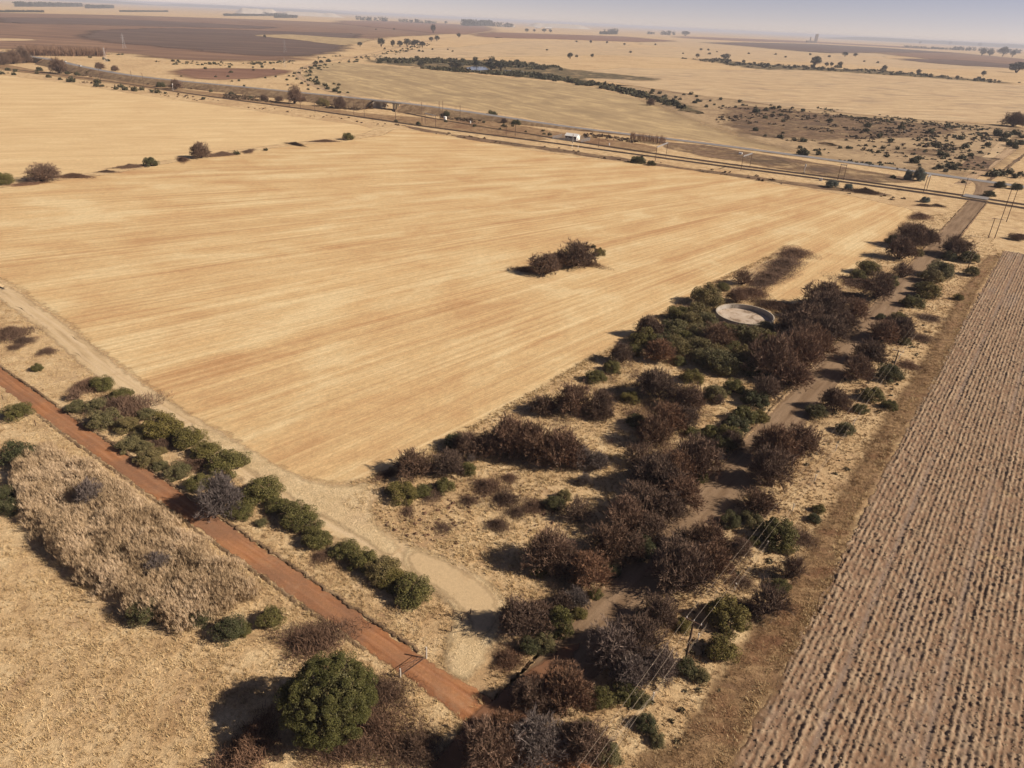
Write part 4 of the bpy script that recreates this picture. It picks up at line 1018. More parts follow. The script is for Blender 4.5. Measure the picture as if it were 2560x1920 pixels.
# --- left side of the road, middle thicket
rows('''
bare 1732 1192 124|round leafless tree at left road edge opposite the big trio|h1.15
rust 1690 1212 110|reddish leafless tree left of the round tree at left road edge
green 1752 1206 36|bright green bush at left road edge under the round tree
''')
rows('''
bare 1640 1236 130|dark leafless tree crowded in the thicket along left road side
bare 1694 1266 126|dark leafless tree crowded in the thicket along left road side
bare 1600 1296 128|dark leafless tree crowded in the thicket along left road side
bare 1658 1306 116|dark leafless tree crowded in the thicket along left road side
bare 1560 1338 120|dark leafless tree crowded in the thicket along left road side
bare 1620 1352 108|dark leafless tree crowded in the thicket along left road side
rust 1512 1396 118|dark leafless tree crowded in the thicket along left road side
bare 1570 1400 96|dark leafless tree crowded in the thicket along left road side
''', 'leafless trees crowded left of the gravel road')
rows('''
dark 1601 1394 74|black green bush at left road edge between shade patches
dark 1530 1444 44|small black green bush at left road edge below shade patches
bare 1377 1424 130|wide leafless tree casting shade on pale grass left of thicket|h1.1
green 1346 1444 42|green bush under the wide leafless tree left of thicket
rust 1471 1470 116|brown leafless tree at left road edge above the open stretch
bare 1425 1440 80|leafless tree between wide one and the road above open stretch
grey 1436 1516 78|pale grey leafless tree at left road edge by open stretch
green 1490 1498 34|small yellow green bush at left edge of the open road stretch
green 1446 1548 40|dark green bush at left road edge beside pale grey tree
green 1398 1596 72|tall light green bush at left road edge above the corner|h1.7
bare 1300 1598 112|fan-shaped leafless tree with long twig shadows on pale sand|h1.15
bare 1350 1580 96|leafless tree between fan-shaped tree and tall light green bush
dark 1320 1634 56|dark green bush below the fan-shaped tree
low 1271 1672 66|reddish brown scrub at left road edge below fan-shaped tree
olive 1360 1628 60|olive bush below the tall light green bush
bare 1407 1526 60|leafless shrub above the tall light green bush
''')
# --- road corner at the bottom
rows('''
grey 1525 1662 160|large grey leafless tree on the right of the road corner|h1.0
bare 1592 1650 150|large leafless tree between grey one and near power pole|h1.0
grey 1640 1692 112|grey leafless shrub left of near power pole foot
grey 1570 1716 120|low grey twiggy shrub in front of the large grey tree
rust 1410 1772 140|red brown leafless tree at the bottom road corner|h1.1
bare 1330 1778 110|dark leafless tree left of the red brown tree at the corner
green 1502 1775 60|tall green bush right of red brown tree at the corner|h1.5
green 1560 1756 64|dark green bush between tall green bush and the wires
olive 1600 1768 46|small olive bush under the wires near corner bushes
green 1449 1856 60|tall green bush below the red brown corner tree|h1.5
olive 1515 1916 70|green bush at the bottom picture edge under the wires
dark 1612 1830 56|dark bush with a fence post behind at the bottom right verge
olive 1640 1866 40|small olive bush on the bottom verge
grey 1340 1908 176|big grey leafless tree at the bottom picture edge|h.95
bare 1225 1925 160|brown leafless tree at the bottom edge beside the road corner
bare 1465 1900 130|leafless tree at the bottom edge right of big grey tree
rust 1270 1870 110|reddish leafless tree over the bottom of the road
''')
# --- big evergreen tree
EV = P(836, 1893)[:2]; EV = EV / np.linalg.norm(EV) * (np.linalg.norm(EV) + 4.2)
ev = tag(empty('evergreen_tree', (EV[0], EV[1], 0)), 'big round dark evergreen tree in dry grass at the bottom left', 'tree')
em, ec = leaf_mesh('crown', 5, 11.4, 8.8, 300, 400, .58, .066, sph=True); em.transform(Matrix.Translation((0, 0, .25)))
obj('crown', em, mat_ever, ev)
em2, _ = leaf_mesh('crown', 6, 9.6, 7.4, 90, 160, 1.2, .14, sph=True); em2.transform(Matrix.Translation((0, 0, 1.0)))
obj('inner_crown', em2, mat_darkl, ev)
obj('trunk', stems_mesh('trunk', 3, [(x * .8, y * .8, z) for x, y, z in ec[::6]], .24, .1), mat_bark, ev)

# ------------------------------------------------------------------ far scrub, trees along rail and road
def scatter(kind, poly, n_, wpx, label, group, seed, hs=1.0):
    r = random.Random(seed); pa = np.array(poly, float); x0, y0 = pa.min(0); x1, y1 = pa.max(0); k = 0
    while k < n_:
        x, y = r.uniform(x0, x1), r.uniform(y0, y1)
        if inside(np.array([[x, y]]), pa)[0]: plant(kind, x, y, r.uniform(*wpx), label, group, hs * r.uniform(.8, 1.25)); k += 1
for q in [(21, 177, 12), (41, 180, 12), (34, 188, 11), (92, 185, 10), (177, 206, 21), (241, 209, 19), (241, 217, 15), (291, 224, 12), (301, 219, 14), (312, 226, 15), (338, 228, 18), (355, 226, 14), (382, 231, 12), (395, 233, 17), (415, 235, 9), (255, 217, 10), (121, 194, 12), (508, 249, 11), (5, 186, 12), (150, 200, 10)]:
    plant('scrub', q[0], q[1], q[2], 'small green bush in the verge between pale field and railway at far left', 'verge bushes by the far left railway')
for q in [(223, 187, 15), (193, 189, 14), (100, 178, 16), (170, 186, 12), (580, 238, 14), (527, 230, 10), (628, 247, 12), (345, 207, 9), (990, 305, 12), (1006, 265, 10), (955, 268, 10)]:
    plant('scrub', q[0], q[1], q[2], 'small bush on the slope of road embankment above the railway', 'bushes on the embankment slope')
for q in [(737, 185, 9), (735, 192, 8), (742, 199, 9), (756, 210, 10), (772, 215, 8), (770, 225, 8), (778, 182, 9), (779, 172, 10), (788, 167, 12), (792, 196, 10), (776, 198, 8), (782, 204, 8), (795, 212, 16), (812, 216, 15), (818, 224, 12), (835, 230, 18), (848, 234, 10), (870, 233, 8), (835, 211, 8), (848, 214, 10), (845, 222, 10), (790, 160, 14), (803, 157, 12), (823, 155, 14), (718, 201, 8), (722, 191, 7), (664, 196, 7), (690, 193, 7), (720, 214, 7), (612, 216, 8), (454, 192, 6), (540, 193, 7), (515, 173, 10), (597, 203, 8)]:
    plant('scrub', q[0], q[1], q[2], 'small round bush near the curved farm track beyond the road', 'bushes along the curved farm track')
BELT = [(885, 152), (1000, 148), (1150, 148), (1260, 152), (1330, 160), (1420, 170), (1420, 180), (1330, 175), (1230, 165), (1100, 160), (960, 160)]
scatter('scrub', BELT, 34, (9, 18), 'low dark bush on the far side of the marsh', 'bushes on the far side of the marsh', 1)
scatter('scrub', [(1000, 166), (1100, 174), (1250, 184), (1400, 200), (1520, 218), (1640, 245), (1720, 270), (1720, 284), (1630, 252), (1520, 226), (1380, 202), (1240, 188), (1100, 177)], 40, (10, 18), 'low dark bush on the near rim of the marsh', 'bushes on the near rim of the marsh', 2)
scatter('scrub', [(1560, 215), (1700, 232), (1800, 246), (1980, 268), (2080, 282), (1900, 278), (1780, 278), (1660, 250)], 30, (8, 14), 'small dark bush on the bare slope right of the marsh', 'bushes on the slope right of the marsh', 3)
scatter('scrub', [(1790, 275), (1980, 285), (2130, 300), (2320, 320), (2460, 330), (2480, 370), (2380, 420), (2280, 415), (2150, 400), (2000, 360), (1870, 335)], 40, (9, 20), 'small bush in the brown scrubland beyond the tar road at right', 'bushes of the brown scrubland at right', 4)
scatter('scrub', [(2480, 330), (2560, 335), (2560, 380), (2520, 372), (2490, 350)], 12, (14, 24), 'green bush in the clump beside the field track at the right edge', 'bushes beside the field track at right edge', 5)
for q in [(2280, 408, 26), (2010, 388, 32), (2046, 388, 16), (2000, 372, 14), (2100, 372, 12), (2196, 382, 12), (2350, 423, 22), (2384, 424, 24), (2366, 416, 14), (2406, 398, 18), (2362, 430, 14), (2336, 424, 12), (2395, 415, 14), (2450, 384, 12), (2480, 442, 30), (2500, 440, 24), (2520, 436, 22), (2550, 440, 18), (2540, 446, 20), (2408, 458, 12), (2478, 500, 0)]:
    if q[2]: plant('scrub', q[0], q[1], q[2], 'green bush on the far verge of the tar road at right', 'bushes on the tar road verge at right')
scatter('scrub', [(0, 130), (250, 132), (430, 152), (600, 156), (720, 165), (700, 196), (560, 206), (430, 190), (300, 172), (200, 160)], 18, (6, 11), 'tiny bush in the tan veld between far road and ploughed land', 'bushes of the tan veld at left', 6)
scatter('scrub', [(850, 120), (1000, 122), (1400, 120), (1700, 124), (1900, 134), (2200, 146), (2450, 160), (2200, 160), (1900, 148), (1600, 146), (1100, 140)], 18, (5, 9), 'tiny far bush dotting the pale plain below the horizon', 'bushes dotting the far plain', 7)
scatter('scrub', [(1700, 146), (1850, 153), (2050, 166), (2250, 180), (2500, 203), (2500, 210), (2250, 187), (2050, 173), (1850, 162)], 22, (7, 13), 'low bush in the dark belt between the far pale fields', 'bushes of the dark belt at right', 8)
scatter('scrub', [(1150, 280), (1300, 300), (1500, 330), (1680, 352), (1680, 362), (1480, 345), (1300, 315), (1150, 292)], 16, (8, 18), 'brown green bush on the near foot of the tar road', 'bushes at the foot of the tar road')if False else None
scatter('scrub', [(1130, 296), (1300, 318), (1480, 342), (1480, 352), (1280, 332), (1110, 306)], 12, (8, 14), 'small bush between railway siding and tar road', 'bushes between siding and tar road', 9)
rows('''
dark 1595 408 38|dark green bush beside the near mast of the railway gantry|h.9
dark 1628 414 24|smaller dark bush left at the foot of the railway gantry
blue 2078 470 34|blue grey agave-like bush on the railway verge, left of two
blue 2120 474 22|blue grey agave-like bush on railway verge, right of two
blue 2312 506 22|blue grey agave bush near level crossing
low 2160 484 64|long low brown scrub on the railway verge right of agaves|h.7 l.4 r-20
low 2310 516 36|brown scrub at the far corner of the big field|h.6 l.6
low 2345 516 30|brown scrub right of the far field corner|h.6
blue 2268 450 20|left of two round grey green trees by the tar road|h2.0
blue 2293 452 28|right and larger of two round grey green trees by the tar road|h1.7
dark 2232 446 14|small dark bush left of the two round grey green trees
dark 2500 470 24|round dark bush right of the road junction
dark 2540 474 26|dark bush behind tall poles at the right edge
dark 2472 491 24|dark bush at the right side of the level crossing
bare 2530 316 58|dark brown spreading thicket tree at the edge of the pale field at right|h.8
bare 2540 600 38|low brown bush right of the pole pair at the picture edge|h.6
bare 30 160 50|left of three dark leafless trees at the far left edge
bare 58 158 42|middle of three dark leafless trees at the far left edge|h1.2
bare 8 162 36|leafless tree cut by the far left picture edge
bare 150 184 46|dark round tree below the far road bridge|h1.3
bare 252 173 27|round leafless tree beyond the far road, left of two
bare 289 178 20|round leafless tree beyond the far road, right of two
dark 402 218 20|dark bush left of the white railway signal
bare 441 224 34|dark leafless tree behind the white railway signal|h1.2
bare 662 253 24|leafless tree on embankment foot, leftmost of four
bare 697 254 24|pale leafless tree on embankment foot, second of four|h.8
bare 736 260 44|large dark leafless tree on embankment foot, third of four|h1.3
bare 757 254 24|dark leafless tree on embankment foot, right of the large one
olive 807 266 32|olive bush between embankment trees and bridge
bare 850 272 38|dark leafless tree just left of the concrete bridge|h1.2
dark 1117 292 22|dark bush above the white water tank
bare 1260 308 20|purple leafless bush below tar road
dark 1290 312 24|dark green bush below tar road, right of purple one
dark 1228 296 30|dark brown bush on embankment right of bridge
scrub 1045 312 14|small grey bush by the double gantry mast
gum 1052 170 22|round dark tree at the left end of marsh|h.8
gum 1139 175 46|wide dark tree at the left side of pond|h.6
gum 1192 171 20|slim tall tree standing before the pond|h1.3
gum 1228 177 34|dark tree right of pond, left of two|h.85
gum 1252 178 40|large dark tree right of pond, right of two|h.85
bare 1626 264 26|leafless grey bush where the marsh meets grey field|h1.2
gum 1083 83 15|tall lone tree on the plain below left horizon|h1.5
gum 1147 94 12|lone dark tree beside the pale farm road|h1.0
gum 1425 148 17|lone dark tree on the pale field above marsh
gum 1480 144 11|small lone tree right of dark one above marsh
gum 900 117 15|round tree at left end of tree group beside farm road|h.8
gum 953 117 22|tree beside farm road, second from left of group
gum 982 117 14|slender tree left of the main clump by farm road|h1.2
gum 662 95 9|lone dark shrub tree on grey field far left
gum 2036 165 33|widest dark tree in the belt between far fields|h.7
gum 2066 166 12|round tree right of the widest in the far belt, left of pair
gum 2078 166 11|round tree right of the widest in the far belt, right of pair
gum 2099 168 14|round tree at right of the far belt group
gum 1813 149 29|dark tree clump at left of the far belt|h.6
gum 1743 145 12|small tree at far left of the belt
gum 2209 178 15|lone tree in far belt right of the round ones
gum 2295 186 13|lone tree near right end of far belt
gum 2457 191 13|round tree near right end where farm track starts
gum 2540 182 44|dark tree clump at right picture edge|h.6
gum 2454 139 16|pale gum tree at far right, leftmost of four
gum 2474 140 18|low gum tree at far right, second of four|h.8
gum 2506 141 24|broad gum tree at far right, third of four
gum 2530 143 14|gum tree at far right, rightmost of four|h1.2
gum 1713 90 24|broad tree below the horizon right of middle|h.6
''')
for q in [(1000, 118, 20), (1018, 118, 24), (1036, 117, 20), (1056, 119, 18), (1078, 104, 14), (1092, 103, 16), (1044, 112, 16)]:
    plant('gum', q[0], q[1], q[2], 'dark tree in the clump where the farm road meets brown land', 'trees of the clump by the farm road', .9)
for q in [(1441, 106, 7), (1476, 108, 9), (1517, 109, 8), (1561, 113, 8), (1638, 114, 7), (1752, 127, 9), (1770, 127, 8), (1115, 60, 10), (1317, 81, 12), (1335, 80, 9), (1360, 81, 14), (1376, 81, 10), (2112, 142, 16), (2138, 142, 12), (2025, 139, 8), (940, 75, 5), (985, 75, 6), (2375, 112, 10), (2450, 116, 12), (2300, 110, 8)]:
    plant('gum', q[0], q[1], q[2], 'tiny dark tree standing singly on the far plain', 'single trees of the far plain', .8)
mat_weed2 = leaf_mat('brown_scrub_leaves', (.06, .042, .028), (.10, .07, .045), (.16, .115, .075))
def undergrowth(name, label, polys, n_, wm, seed, mat):
    r = np.random.default_rng(seed); C = []
    for pg in polys:
        W = PP(pg)[:, :2]; lo, hi = W.min(0), W.max(0); p = r.uniform(lo, hi, (n_ * 12, 2)); p = p[inside(p, W)]
        p = p[vnoise(p[:, 0] / 26 + 400, p[:, 1] / 26 + 400, seed) > .35 + .25 * r.random(len(p))]; C.append(p[:n_])
    C = np.vstack(C); m_ = len(C); w = r.uniform(*wm, m_); k = 24; i = np.repeat(np.arange(m_), k)
    d = unit(r.normal(0, 1, (m_ * k, 3))) * (r.random((m_ * k, 1)) ** .4); d[:, 2] = np.abs(d[:, 2]) * .75
    p = np.c_[C[i], np.zeros(len(i))] + d * (w[i] / 2)[:, None]; s = (w[i] * .16 * r.uniform(.6, 1.4, len(i)))[:, None]
    A = unit(r.normal(0, 1, p.shape)); B = unit(np.cross(A, r.normal(0, 1, p.shape)))
    V = np.stack([p - A * s, p - B * s, p + A * s, p + B * s], 1).reshape(-1, 3); V[:, 2] = np.maximum(V[:, 2], .02)
    me = fmesh(name, V, np.arange(len(V)).reshape(-1, 4)); attr(me, 'tint', np.repeat(r.random(len(p)), 4)); tag(obj(name, me, mat), label, 'scrub', kind='stuff')
undergrowth('marsh_brush', 'dense dark brush covering the marsh around the pond', [[(930, 148), (1150, 149), (1260, 153), (1400, 168), (1400, 182), (1300, 172), (1150, 162), (980, 158)], [(1040, 170), (1150, 172), (1260, 180), (1340, 184), (1420, 198), (1530, 214), (1650, 246), (1715, 275), (1640, 254), (1530, 226), (1400, 203), (1250, 188), (1100, 177)]], 420, (4, 11), 301, mat_far)
undergrowth('scrub_patch', 'low dark scrub scattered over the brown land beyond the tar road at right', [[(1790, 268), (1860, 262), (1980, 275), (2130, 290), (2320, 308), (2450, 322), (2480, 345), (2400, 392), (2200, 385), (2000, 356), (1850, 338), (1790, 312)]], 620, (1.2, 4.5), 302, mat_weed2)
undergrowth('scrub_patch', 'dark bushes in the long belt between the far pale fields', [[(1700, 146), (1800, 148), (1900, 158), (2050, 167), (2200, 177), (2330, 188), (2560, 207), (2560, 213), (2330, 195), (2150, 183), (1980, 174), (1860, 168), (1780, 157)]], 300, (4, 12), 303, mat_far)
undergrowth('scrub_patch', 'grey brown scrub over the veld beyond the road at the right edge', [[(1980, 380), (2200, 420), (2430, 448), (2480, 400), (2540, 340), (2480, 330), (2300, 345), (2100, 370)], [(2040, 268), (2300, 300), (2480, 318), (2480, 330), (2300, 318), (2050, 285)]], 260, (1, 4), 308, mat_far)
undergrowth('scrub_patch', 'dark low scrub on both sides of the curved farm track', [[(740, 175), (830, 155), (1000, 124), (1060, 108), (1080, 112), (1000, 135), (840, 165), (780, 185), (800, 215), (880, 240), (850, 238), (760, 215)]], 160, (2, 7), 309, mat_far)
undergrowth('scrub_patch', 'scrub scattered along the edge of brown ploughed land at left', [[(270, 130), (430, 153), (600, 157), (740, 152), (860, 135), (860, 142), (740, 160), (600, 166), (430, 162), (260, 138)]], 110, (2, 6), 310, mat_far)
undergrowth('bank_scrub', 'brown tufts and scrub along the foot of the road embankment', [[(560, 236), (760, 252), (930, 268), (930, 280), (760, 264), (560, 246)], [(1020, 268), (1200, 292), (1400, 326), (1600, 352), (1600, 362), (1400, 340), (1200, 310), (1030, 285)], [(150, 168), (330, 195), (560, 220), (560, 232), (330, 208), (150, 182)]], 420, (1, 4), 304, mat_weed2)
undergrowth('bank_scrub', 'brown scrub between the railway and the big stubble field', [[(0, 178), (300, 214), (600, 258), (1000, 312), (1300, 358), (1660, 405), (2000, 452), (2280, 500), (2280, 512), (2000, 468), (1660, 416), (1300, 370), (1000, 322), (600, 268), (300, 224), (0, 186)]], 650, (.8, 2.8), 305, mat_weed2)
def twig_floor(name, label, polys, n_, rad, hgt_, seed, mat, k=70):
    r = np.random.default_rng(seed); C = []
    for pg in polys:
        W = PP(pg)[:, :2]; lo, hi = W.min(0), W.max(0); p = r.uniform(lo, hi, (n_ * 14, 2)); p = p[inside(p, W)]; p = p[vnoise(p[:, 0] / 6 + 400, p[:, 1] / 6 + 400, seed) > .25 + .4 * r.random(len(p))]
        C.append(p[(distline(p, GCall[:-2]) > GHW + .6)][:n_])
    C = np.vstack(C); m_ = len(C); i = np.repeat(np.arange(m_), k); rr = r.uniform(*rad, m_); hh = r.uniform(*hgt_, m_)
    q = r.normal(0, .42, (m_ * k, 2)); p = np.c_[C[i] + q * rr[i][:, None], hh[i] * r.uniform(0, .7, m_ * k) * np.exp(-(q ** 2).sum(1))]
    d = unit(r.normal(0, .6, p.shape) + [0, 0, .7]) * (r.uniform(.25, .6, m_ * k))[:, None]; w = unit(np.cross(d, r.normal(0, 1, p.shape))) * .014
    V = np.stack([p - w, p + w, p + d], 1).reshape(-1, 3); me = fmesh(name, V, np.arange(len(V)).reshape(-1, 3)); attr(me, 'tint', np.repeat(.6 * r.random(m_ * k) + .4 * r.random(m_)[i], 3)); tag(obj(name, me, mat), label, 'undergrowth', kind='stuff')
twig_floor('undergrowth', 'brown twiggy undergrowth between the trees left of the gravel road', [[(1330, 1480), (1440, 1380), (1500, 1280), (1620, 1160), (1780, 1060), (1900, 980), (2010, 880), (2120, 780), (2150, 800), (2000, 960), (1760, 1215), (1520, 1470), (1400, 1560)], [(1560, 1020), (1700, 980), (1800, 1060), (1700, 1160), (1560, 1200), (1500, 1120)], [(1690, 760), (1790, 750), (1960, 800), (1950, 900), (1800, 930), (1660, 890)]], 420, (.7, 1.8), (.5, 1.4), 501, mat_twig)
twig_floor('undergrowth', 'brown twiggy undergrowth under the trees right of the gravel road', [[(1480, 1760), (1640, 1560), (1800, 1350), (1960, 1150), (2080, 1000), (2210, 840), (2260, 860), (2130, 1010), (2010, 1190), (1880, 1350), (1720, 1580), (1580, 1790)]], 340, (.6, 1.6), (.4, 1.1), 502, mat_low)
twig_floor('undergrowth', 'brown twiggy undergrowth along the long row of trees at the field edge', [[(960, 1200), (1120, 1115), (1260, 1060), (1420, 980), (1560, 900), (1600, 930), (1480, 1100), (1440, 1190), (1200, 1160), (1030, 1230)]], 320, (.6, 1.6), (.4, 1.1), 503, mat_twig)
twig_floor('undergrowth', 'low brown undergrowth between the hedge bushes along the sandy path', [[(180, 960), (330, 1000), (560, 1140), (800, 1340), (1040, 1500), (1000, 1520), (700, 1330), (420, 1180), (200, 1050)]], 150, (.5, 1.2), (.3, .8), 504, mat_low)
mat_weed = leaf_mat('dry_weeds', (.075, .062, .034), (.13, .105, .058), (.20, .16, .09))
undergrowth('weed_clumps', 'grey green weeds dotted through the dry verge grass beside the ploughed field', [[(1480, 1900), (1640, 1640), (1800, 1400), (1950, 1180), (2090, 980), (2230, 790), (2400, 610), (2440, 640), (2350, 800), (2230, 1000), (2120, 1200), (2010, 1400), (1880, 1600), (1700, 1880)]], 420, (.35, 1.3), 306, mat_weed)
undergrowth('weed_clumps', 'brown weeds dotted through the pale grass of the clearing', [[(870, 1260), (1010, 1290), (1150, 1240), (1300, 1180), (1440, 1240), (1400, 1320), (1300, 1420), (1200, 1430), (1050, 1370)]]  , 150, (.25, .8), 307, mat_low)
# plantations so far off that they read as bands
def tree_band(px0, px1, py, hpx, label, seed, mat, dist=None, dens=1.0):
    r = np.random.default_rng(seed); a, b = P(px0, py), P(px1, py)
    if dist: a = a / np.linalg.norm(a[:2]) * dist; b = b / np.linalg.norm(b[:2]) * dist
    h = hpx * mpp((a + b) / 2); L = np.linalg.norm(b - a); nt = max(8, int(L / (h * .55) * 2)); k = 26
    u = (a[:2] + b[:2]); u = u / np.linalg.norm(u)
    c = a[:2] + (b - a)[:2] * r.random(nt)[:, None] + u * r.uniform(0, h * 3, nt)[:, None]
    th = h * r.uniform(.65, 1.1, nt); i = np.repeat(np.arange(nt), k)
    p = np.c_[c[i] + r.normal(0, 1, (nt * k, 2)) * (th[i] * .24)[:, None], th[i] * r.uniform(.08, 1, nt * k)]
    s = h * .13 * r.uniform(.6, 1.4, nt * k); A = unit(r.normal(0, 1, p.shape)); B = unit(np.cross(A, r.normal(0, 1, p.shape)))
    V = np.stack([p - A * s[:, None], p - B * s[:, None], p + A * s[:, None], p + B * s[:, None]], 1).reshape(-1, 3); V[:, 2] = np.maximum(V[:, 2], 0)
    me = fmesh('tree_band', V, np.arange(len(V)).reshape(-1, 4)); attr(me, 'tint', np.repeat(r.random(len(p)), 4))
    tag(obj('distant_wood', me, mat), label, 'wood', kind='stuff')
for k_, q in enumerate([(39, 206, 17, 7, 'long blue wood near the left horizon'), (216, 284, 21, 6, 'short blue wood right of the long one on left horizon'), (657, 720, 27, 7, 'blue wood in front of the pale mine dump'), (688, 743, 45, 6, 'wood on the plain below the pale mine dump'), (560, 680, 40, 4, 'thin line of trees left of the wood below mine dump'),
    (889, 967, 47, 8, 'blue wood left of the tall lone tree'), (994, 1050, 53, 7, 'left of two small woods by horizon middle'), (1054, 1089, 55, 6, 'right of two small woods by horizon middle'), (1157, 1227, 65, 12, 'tall dark plantation left half below horizon middle'), (1229, 1283, 66, 9, 'tall dark plantation right half below horizon middle'),
    (1511, 1546, 74, 8, 'square wood right of the flat pale dump'), (1651, 1686, 79, 8, 'square wood farther right'), (1618, 1636, 77, 6, 'tiny wood left of the farther square wood'), (1499, 1542, 86, 6, 'low grove around a farmstead below square wood'), (2380, 2560, 121, 7, 'line of trees on the right horizon'), (2260, 2400, 110, 4, 'thin tree line on horizon left of the right end'),
    (300, 420, 30, 3, 'faint tree line across left plain'), (0, 110, 31, 4, 'faint tree line at left edge of plain')]):
    d_ = np.linalg.norm(P(q[0] * .5 + q[1] * .5, q[2])[:2]); tree_band(q[0], q[1], q[2], q[3], q[4], 200 + k_, mat_gum, None if d_ < 9000 else 9000)
# leafless wood at far left, saplings by the road
def bare_wood(px, hm, n_, label, seed, name='bare_wood', mat=None, wd=.10):
    r = np.random.default_rng(seed); poly = PP(px)[:, :2]; lo, hi = poly.min(0), poly.max(0); pts = r.uniform(lo, hi, (n_ * 6, 2)); pts = pts[inside(pts, poly)][:n_]
    m_ = len(pts); b = np.c_[pts, np.zeros(m_)]; h = hm * r.uniform(.7, 1.1, m_); V = []
    for k in range(9):
        z0 = h * (0 if k == 0 else r.uniform(.1, .6, m_)); L = h - z0 if k == 0 else h * r.uniform(.25, .5, m_)
        d = np.c_[r.normal(0, .12 if k == 0 else .35, (m_, 2)), np.ones(m_)] * L[:, None]; p = b + np.c_[np.zeros((m_, 2)), z0]
        s_ = unit(np.cross(d, r.normal(0, 1, d.shape))) * wd * (1.4 if k == 0 else 1); V.append(np.stack([p - s_, p + s_, p + d], 1))
    V = np.concatenate(V).reshape(-1, 3); me = fmesh(name, V, np.arange(len(V)).reshape(-1, 3)); attr(me, 'tint', np.repeat(r.random(len(V) // 3), 3))
    tag(obj(name, me, mat or mat_twigg), label, 'wood', kind='stuff')
bare_wood([(62, 140), (150, 141), (262, 142), (268, 138), (150, 133), (70, 132)], 13, 1500, 'grey leafless plantation behind the far left road bridge', 41, 'bare_wood', mat_twig, .22)
bare_wood([(1574, 352), (1662, 364), (1662, 357), (1574, 345)], 6, 260, 'row of dark leafless saplings along the tar road', 42, 'sapling_row', mat_twig, .07)

# ------------------------------------------------------------------ reed bed
REED = PP([(62, 1150), (125, 1118), (250, 1190), (389, 1275), (505, 1362), (600, 1440), (642, 1492), (600, 1506), (520, 1566), (440, 1580), (335, 1540), (250, 1488), (160, 1410), (80, 1310), (45, 1215)])[:, :2]
r = np.random.default_rng(77); lo, hi = REED.min(0), REED.max(0); pts = r.uniform(lo - 2, hi + 2, (80000, 2)); sg = np.where(inside(pts, REED), 1, -1) * distline(pts, np.vstack([REED, REED[:1]])) + 2.2 * (vnoise(pts[:, 0] / 2.2 + 40, pts[:, 1] / 2.2 + 40, 33) - .42)
k_ = r.random(len(pts)) < np.clip(.5 + sg / 1.6, .0, 1) ** 1.5 * (.35 + .9 * vnoise(pts[:, 0] / 1.3 + 500, pts[:, 1] / 1.3 + 500, 35)); pts = pts[k_]; sg = sg[k_]; pts, sg = pts[:18000], sg[:18000]; m_ = len(pts)
clump = vnoise(pts[:, 0] / 1.6 + 200, pts[:, 1] / 1.6, 9); hh = 3.2 * (.50 + .42 * clump + .38 * vnoise(pts[:, 0] / .8 + 70, pts[:, 1] / .8, 19)) * (.72 + .5 * vnoise(pts[:, 0] / 6 + 20, pts[:, 1] / 6 + 20, 37)) * np.clip(.55 + sg / 3.5, .45, 1) * r.uniform(.8, 1.12, m_); base = np.c_[pts, np.zeros(m_)]
lean = np.c_[r.normal(-.05, .10, (m_, 2)), np.ones(m_)]; top = base + lean * hh[:, None]
V = []; T = []
def ribbons(p, d, wd, t):
    s_ = unit(np.cross(d, r.normal(0, 1, d.shape))) * np.asarray(wd).reshape(-1, 1); V.append(np.stack([p - s_, p + s_, p + d], 1)); T.append(np.repeat(t, 3))
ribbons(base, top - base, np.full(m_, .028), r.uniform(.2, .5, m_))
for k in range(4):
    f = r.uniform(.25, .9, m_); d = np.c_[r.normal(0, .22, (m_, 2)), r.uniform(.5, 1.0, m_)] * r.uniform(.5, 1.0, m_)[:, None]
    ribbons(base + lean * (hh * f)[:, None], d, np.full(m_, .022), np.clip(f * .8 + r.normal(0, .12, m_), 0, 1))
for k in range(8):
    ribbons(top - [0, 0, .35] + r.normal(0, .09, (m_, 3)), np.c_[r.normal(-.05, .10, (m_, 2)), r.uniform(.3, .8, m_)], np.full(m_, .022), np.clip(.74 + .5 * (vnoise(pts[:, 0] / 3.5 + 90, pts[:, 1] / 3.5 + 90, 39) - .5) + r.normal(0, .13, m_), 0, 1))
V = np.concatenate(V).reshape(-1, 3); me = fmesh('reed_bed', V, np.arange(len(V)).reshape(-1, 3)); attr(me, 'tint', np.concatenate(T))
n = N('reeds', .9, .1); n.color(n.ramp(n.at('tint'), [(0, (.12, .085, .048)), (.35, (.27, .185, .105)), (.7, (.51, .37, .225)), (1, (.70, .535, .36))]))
tag(obj('reed_bed', me, n.m), 'tall dense bed of pale plumed reeds left of the red track', 'reeds', kind='stuff')

